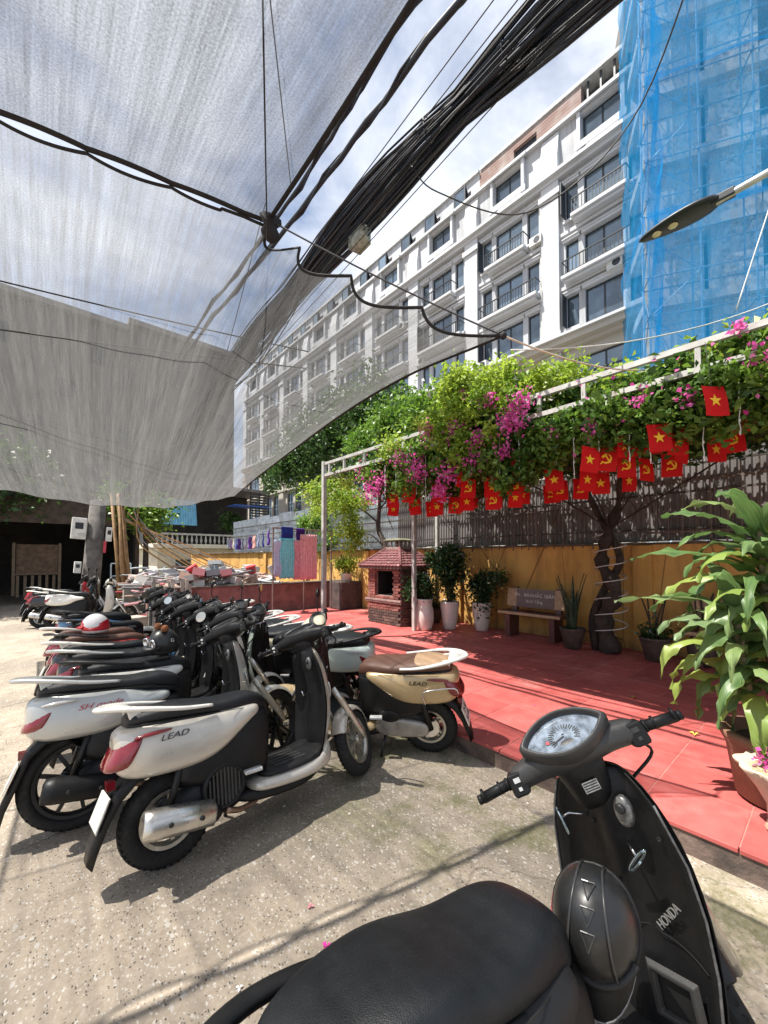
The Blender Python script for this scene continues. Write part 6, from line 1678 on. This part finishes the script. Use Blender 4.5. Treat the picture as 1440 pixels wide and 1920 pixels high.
GB_ = 'scooters with tails to the kerb'
put(leadC, 'dark scooter with a grey handlebar cover and round mirror, middle of the far row', (2.5, 3.85, 0), 136, 8, 12, COLS(PA['black'], handlebar_cover=PLASG), '', GB_)
put(leadC, 'cream fronted scooter facing the camera in the far row', (2.42, 4.30, 0), 146, 8, 22, COLS(PA['cream'], handlebar_cover=PA['black']), 'L', GB_)
put(leadC, 'blue fronted scooter next to the cream one in the far row', (2.38, 4.85, 0), 150, 8, 24, COLS(PA['blue'], handlebar_cover=PA['blue']), 'R', GB_)
put(leadC, 'black scooter with white instrument cover in the far row', (2.42, 5.4, 0), 152, 8, 15, COLS(PA['black'], handlebar_cover=PA['white']), 'LR', GB_)
put(leadC, 'red scooter in the far row beside the low wall', (2.4, 6.0, 0), 155, 8, 20, COLS(PA['red'], handlebar_cover=PA['red']), 'LR', GB_)
put(modeC, 'grey scooter at the back of the far row', (2.5, 6.6, 0), 158, 8, 15, COLS(PA['grey'], handlebar_cover=PA['black']), 'LR', GB_)
put(leadC, 'black scooter at the very back of the near row', (.55, 6.1, 0), 0, 8, 32, COLS(PA['black'], grab_rail=PLAS, rail_bracket=PLAS), 'LR', GRP)
# far left group by the pole
GF = 'scooters parked by the pole'
put(modeC, 'white scooter parked alone beyond the row, in front of the concrete pole', (.42, 11.4, 0), -22, 8, 30, COLS(PA['white'], grab_rail=PA['white'], rail_bracket=PLAS, handlebar_cover=PA['white']), 'LR', GF)
put(modeC, 'dark scooter just behind the white one by the pole', (.2, 12.5, 0), -20, 8, 30, COLS(PA['black'], grab_rail=PA['grey'], rail_bracket=PLAS), 'L', GF)
put(leadC, 'dark red scooter farthest away by the pole', (.1, 13.3, 0), -18, 8, 30, COLS(PA['red'], grab_rail=PLAS, rail_bracket=PLAS), '', GF)
put(leadC, 'black scooter with a silver rail squeezed between the far white and dark ones', (.15, 11.95, 0), -20, 8, 30, COLS(PA['black'], grab_rail=PA['white'], rail_bracket=PLAS), 'LR', GF)
put(leadC, 'grey scooter nearest the scrap boards, apart from both rows', (.5, 7.3, 0), -6, 8, 30, COLS(PA['grey'], grab_rail=PLAS, rail_bracket=PLAS), 'LR', GF)
put(modeC, 'dark blue scooter at the end of the near row', (.5, 6.65, 0), 0, 8, 30, COLS(PA['blue'], seat=SEATB, grab_rail=PLAS, rail_bracket=PLAS), 'LR', GRP)
for pr_ in (leadC, modeC):
    def kill(o):
        for c in list(o.children): kill(c)
        bpy.data.objects.remove(o)
    kill(pr_)
# two-tone pillion panel on the tan seat
q = MB(); q.loft(body([(-.19, .07, .782, .803, .62), (-.16, .105, .78, .812, .62), (-.05, .137, .765, .8185, .62), (.05, .147, .76, .8165, .62), (.11, .12, .775, .812, .62)])); q.build('pillion_pad', SEATT, tanS, sub=2)
# ---- the black scooter in the foreground
fg = put(foreP, 'black scooter in the foreground seen from its seat, helmet hung at the leg shield', (.42, .45, 0), -9.4, 13.5, 47, COLS(PA['matt'], grab_rail=PLAS, handlebar_cover=PLASG, seat=SEATB), '', 'scooter in the foreground', fresh=False)
pose(fg, (.42, .45, 0), R(-9.4), R(13.5), R(47), Matrix.Translation((-.045, .04, -.008)) @ Matrix.Scale(.90, 4, (0, 1, 0)))
HL = M_('honda_letter', (.32, .32, .31), .4, .3)
inr = [c for c in fg.children if base(c.name) == 'inner_panel'][0]
def inner_x(y, z):
    best = min(inr.data.vertices, key=lambda v: (v.co.y - y) ** 2 + (v.co.z - z) ** 2 + (0 if v.co.x < 2 else 9)); return best.co.x
xa, xb = inner_x(-.09, .60), inner_x(-.17, .60)
text_obj('lettering', 'HONDA', .030, HL, fg, frame((min(inner_x(-.11, .60), (xa + xb) / 2) - .009, -.11, .60), (xb - xa, -.08, .0), (.0, 0, 1)) @ Matrix.Rotation(R(48), 4, 'Z'), .0012, sx=1.0)
Mn = steerM(R(47))
lbl = [c for c in fg.children if base(c.name) == 'handlebar_neck'][0]
q = MB(); q.box((0, 0, 0), (.001, .052, .034), frame((.883, 0, .945), (1, 0, .36), (0, 1, 0))); 
PSTK = M_('sticker_paper', (.50, .50, .47), .5, var=.4, scale=60)
q.build('label_sticker', PSTK, lbl)
for k in range(4):
    q = MB(); q.box((0, 0, 0), (.0012, .046, .003), frame((.8825 + .0026 * (k - 1.5), 0, .945 - .0072 * (k - 1.5)), (1, 0, .36), (0, 1, 0))); q.build('sticker_line', INK, lbl)
# open glove pocket low on the inner panel (right of centre)
q = MB()
def rr(x, y0, y1, z0, z1): return [(x, y0, z0), (x, y1, z0), (x, y1, z1), (x, y0, z1)]
xg = min(inner_x(-.05, .42), inner_x(-.13, .42)) - .012
q.loft([rr(xg, -.035, -.165, .36, .49), rr(xg - .012, -.045, -.155, .37, .48), rr(xg - .012, -.055, -.145, .38, .47), rr(xg + .0, -.06, -.14, .385, .465)], cap=False); q.build('pocket_rim', PLASG, fg, bevel=.003)
q = MB(); q.box((xg + .003, -.10, .425), (.004, .084, .084)); q.build('pocket_hollow', INK, fg)

# ============================================================ HELMETS
def helmet(name, label, loc, rot, mat, trim, kind):
    e = thing(name, label, 'helmet', loc, rot)
    q = MB(); rings = []
    for k in range(9):
        a = R(90 * k / 8)
        rr_, z = math.cos(a), math.sin(a)
        rings.append([(.125 * rr_ * math.cos(b_) * (1 + .05 * math.cos(b_)), .105 * rr_ * math.sin(b_), .13 * z) for b_ in [2 * math.pi * i / 28 for i in range(28)]])
    low = [[(x * s_, y * s_, -h) for x, y, z in rings[0]] for s_, h in ((.93, .055), (.99, .03))]
    q.loft(low + rings, cap=True); sh_ = q.build('shell', mat, e, smooth=True)
    q = MB(); q.tube([(x * 1.005, y * 1.005, -.008) for x, y, z in rings[0]] + [(rings[0][0][0] * 1.005, 0, -.008)], .006, 6); q.build('rim_trim', trim, e, smooth=True)
    if kind == 'peak':
        q = MB(); rows = []
        for k in range(9):
            b_ = R(-55 + 110 * k / 8); c_, s_ = math.cos(b_), math.sin(b_)
            rows.append([(.128 * c_, .106 * s_, .012), (.150 * c_, .112 * s_, .004), (.128 * c_ + .055 * c_ ** 2, .105 * s_, -.012)])
        q.grid(rows); q.build('peak', trim, e, smooth=True, solid=.004)
    q = MB(); q.tube(catmull([(-.01, .098, -.02), (.01, .085, -.10), (.02, .0, -.135), (.01, -.085, -.10), (-.01, -.098, -.02)], 5), .006, 5, flat=.4); q.build('chin_strap', PLAS, e, smooth=True)
    return e, sh_
HW = M_('helmet_white', (.80, .76, .76), .2, var=.05, coat=.6); HR = M_('helmet_red', (.60, .015, .03), .25, var=.1, coat=.5); HB = M_('helmet_black', (.018, .018, .018), .38, var=.3, scale=14, coat=.1, dirt=((.07, .07, .07), 6, .55, .8))
hx = SC[5]
h1, sh1 = helmet('helmet', 'white helmet with a red lower band on the brown scooter seat', (.50, 5.13, .885), (R(-4), 0, R(150)), HW, HR, 'peak')
q = MB(); rings = []
for z, s_ in ((-.03, 1.0), (.0, 1.012), (.03, .985), (.05, .94)):
    rings.append([(.125 * s_ * math.cos(b_) * (1 + .05 * math.cos(b_)), .105 * s_ * math.sin(b_), z + .022 * math.cos(b_ * 2) * (z > .02)) for b_ in [2 * math.pi * i / 28 for i in range(28)]])
q.loft(rings, cap=False); q.build('red_band', HR, h1, smooth=True)
h2, _ = helmet('helmet', 'black helmet with goggles and small brown ears on the white scooter seat', (.82, 3.70, .885), (R(-6), R(4), R(200)), HB, PLAS, 'peak')
for s_ in (-1, 1):
    q = MB(); q.lathe([(.012, 0), (.028, .01), (.03, .03), (.018, .05), (.004, .055)], 12, (.02, s_ * .045, .118)); q.build('ear', M_('brown_plush', (.22, .08, .03), .9, bmp=.5), h2, smooth=True)
for s_ in (-1, 1):
    q = MB(); q.lathe([(.035, .0), (.038, .012), (.028, .016), (.026, .010), (.004, .010)], 18, (.112, s_ * .042, .035), 'X'); q.build('goggle', CHROME, h2, smooth=True)
text_obj('letter_mark', 'G', .04, HW, h2, frame((-.01, .100, .05), (-1, 0, 0), (0, -.4, 1)), .001)
# half helmet hung on the foreground scooter
zc = Vector((-.80, -.18, .57)).normalized(); xd = Vector((.1, -.05, -1)); xd = (xd - zc * xd.dot(zc)).normalized(); yd = zc.cross(xd)
h3, _ = helmet('helmet', 'matt black half helmet hanging against the foreground leg shield', (0, 0, 0), (0, 0, 0), HB, PLAS, 'none')
Mh = Matrix((xd, yd, zc)).transposed().to_4x4(); Mh.translation = (1.085, .43, .69); Mh = Mh @ Matrix.Scale(.92, 4)
h3.matrix_basis = Mh
def shell_pt(az, el, k=1.0):
    rr_, z = math.cos(el), math.sin(el); return Vector((.125 * rr_ * math.cos(az) * (1 + .05 * math.cos(az)) * k, .105 * rr_ * math.sin(az) * k, .13 * z * k))
for y0 in (-.042, .042):       # raised ribs running over the crown
    q = MB(); pts = []
    for k in range(15):
        x = -.12 + .24 * k / 14; zz = math.sqrt(max(0, 1 - (x / .131) ** 2 - (y0 / .105) ** 2)) * .13; pts.append((x, y0 * (1 + .35 * x / .12), zz + .001))
    q.tube(pts, .0035, 6); q.build('crown_rib', M_('helmet_piping', (.045, .045, .045), .3), h3, smooth=True)
for cx_ in (-.055, .0, .05):  # embossed triangles
    q = MB(); tri = [(cx_ - .018, -.016), (cx_ + .02, 0), (cx_ - .018, .016)]
    for k in range(3):
        a_, b_ = tri[k], tri[(k + 1) % 3]; f = lambda p: Vector((p[0], p[1], math.sqrt(max(0, 1 - (p[0] / .131) ** 2 - (p[1] / .105) ** 2)) * .13 + .0015)); q.tube([f(a_), (f(a_) + f(b_)) / 2 + Vector((0, 0, .001)), f(b_)], .0018, 5)
    q.build('embossed_arrow', MATS['helmet_piping'], h3)
q = MB(); rows = []
for k in range(13):
    b_ = R(-62 + 124 * k / 12); c_, s_ = math.cos(b_), math.sin(b_)
    rows.append([(.129 * c_, .107 * s_, .028), (.134 * c_, .109 * s_, .0), (.15 * c_, .108 * s_, -.01), (.13 * c_ + .075 * c_ ** 1.3, .1 * s_, -.028)])
q.grid(rows); pk = q.build('peak', PLAS, h3, smooth=True, solid=.004)
q = MB(); q.tube([Vector(r_[3]) for r_ in rows], .003, 6); q.build('peak_piping', M_('grey_piping', (.22, .22, .22), .4), pk, smooth=True)
q = MB(); q.tube([Vector(r_[0]) * 1.012 for r_ in rows], .009, 6, flat=.4); q.build('front_band', INK, h3, smooth=True)
# sunglasses-like strap buckles and wire hook glinting beside it
q = MB(); q.tube(catmull([(-.02, -.105, -.01), (.03, -.112, -.03), (.06, -.10, -.06), (.04, -.07, -.08)], 5), .006, 6, flat=.4); q.build('strap_webbing', M_('strap_red', (.5, .1, .14), .6, var=.9, scale=50), h3, smooth=True)
GLS = M_('iridescent_chrome', (.45, .55, .62), .12, .9, var=.7, scale=30)
for (y, z, tw) in ((.135, .80, .5), (-.085, .755, -.9)):       # folding wire hooks on the inner panel
    x0 = inner_x(y, z) - .012; dy = math.copysign(1, y)
    q = MB(); q.tube([(x0 + .02, y - dy * .07, z + .006), (x0 - .03, y - dy * .02, z + .012), (x0 - .045, y, z)], .004, 6); hk = q.build('folding_hook', CHROME, fg, smooth=True)
    q = MB(); q.tube([(x0 - .045 + .006 * math.cos(a), y + dy * .007 * math.cos(a) + tw * .03 * math.sin(a), z - .012 + .034 * math.sin(a)) for a in [2 * math.pi * i / 18 for i in range(19)]], .004, 7); q.build('hook_loop', GLS, hk, smooth=True)
# trim edge, screws and panel seams on the foreground shield
vs_e = {}
for v in inr.data.vertices:
    k = round(v.co.z, 2)
    for s_ in (-1, 1):
        if k not in vs_e: vs_e[k] = {}
        if s_ not in vs_e[k] or v.co.y * s_ > vs_e[k][s_].y * s_: vs_e[k][s_] = v.co.copy()
for s_ in (-1, 1):
    pts = [vs_e[k][s_] + Vector((-.002, s_ * .004, 0)) for k in sorted(vs_e) if .3 < k < .93][::2]
    q = MB(); q.tube(pts, .0035, 6); q.build('shield_edge_trim', M_('worn_edge', (.10, .10, .10), .4, var=.5, scale=40), fg, smooth=True)
for (y, z) in ((-.045, .885), (.05, .80), (-.14, .80), (.13, .66), (-.17, .45), (.0, .50)):
    q = MB(); q.lathe([(.007, .002), (.007, -.002), (.004, -.003), (.002, -.001)], 10, (inner_x(y, z) - .006, y, z), 'X'); q.build('screw', M_('screw_dark', (.03, .03, .03), .35, .6), fg)
for zz in (.775, .535):
    q = MB(); q.tube([(inner_x(y, zz) - .0055, y, zz + .03 * math.cos(y * 12)) for y in [-.19 + .38 * i / 24 for i in range(25)]], .0016, 5); q.build('panel_seam', INK, fg)
q = MB(); q.tube([(x, .158 - .05 * max(0, (x - .35) / .2) ** 2, .752 + .0 * x) for x in [-.05 + .5 * i / 20 for i in range(21)]], .0022, 5); q.build('seat_seam', INK, fg)
bake_all()

# ============================================================ LITTER, PETALS
PET = M_('petal', (.66, .02, .28), .7, var=.3, scale=40)
DRYL = M_('dry_leaf', (.55, .40, .06), .7, var=.3, scale=30)
WHT = M_('paper_scrap', (.75, .74, .72), .7)
def scrap(name, label, cat, loc, size, mat, group=None):
    q = MB(); n = 5; a0 = random.uniform(0, 6)
    for k in range(3):
        a = a0 + k * 2.1; c_ = Vector((math.cos(a), math.sin(a), 0)) * size * .45; d = Vector((-c_.y, c_.x, 0)) * .7
        q.add([(0, 0, .002), c_ * .7 + d * .8 + Vector((0, 0, size * .25)), c_ * 1.6 + Vector((0, 0, size * .12)), c_ * .7 - d * .8 + Vector((0, 0, size * .3))], [(0, 1, 2, 3)])
    o = q.build(name, mat, smooth=True); o.location = loc
    return tag(o, label, cat, group)
scrap('fallen_flower', 'vivid magenta flower lying alone on the concrete before the black seat', 'flower', (.93, 1.42, .003), .035, PET)
scrap('fallen_flower', 'faded pink petal with a white wisp on the concrete, behind the magenta flower', 'flower', (.98, 1.63, .003), .026, M_('pale_petal', (.70, .25, .30), .7))
scrap('paper_scrap', 'white scrap of paper on the concrete left of the black seat', 'paper', (.60, 1.50, .003), .022, WHT)
scrap('fallen_leaf', 'yellow fallen leaf under the dracaena on the red tiles', 'leaf', (4.1, .82, .148), .06, DRYL)
scrap('fallen_leaf', 'yellow fallen leaf on shaded red tiles left of the dracaena', 'leaf', (4.7, 1.45, .148), .05, DRYL)
for k in range(46):
    x = random.uniform(2.9, 6.6); y = random.uniform(.2, 6.0)
    scrap('fallen_petal', 'small pink petal scattered on the red tiles', 'petal', (x, y, .148), random.uniform(.014, .026), random.choice((PET, MATS['pale_petal'], DRYL)) if k % 3 else PET, 'petals scattered on the terrace')
q = MB()
for k in range(150):
    x = random.uniform(-.8, 2.6); y = random.uniform(.6, 4.0); sc = random.uniform(.4, 1.1)
    q.loft([[(x + sc * r_ * math.cos(a) * random.uniform(.8, 1.1), y + sc * r_ * math.sin(a), z * sc) for a in [k2 * 1.257 for k2 in range(5)]] for r_, z in ((.010, 0), (.012, .003), (.006, .007))])
tag(q.build('loose_grit', M_('pebble', (.45, .41, .35), .9, var=.3, scale=20, kind='World')), 'loose grit scattered on the concrete', 'grit', kind='stuff')
bake_all()
for o in scene.objects:
    if '_steer' in o: del o['_steer']
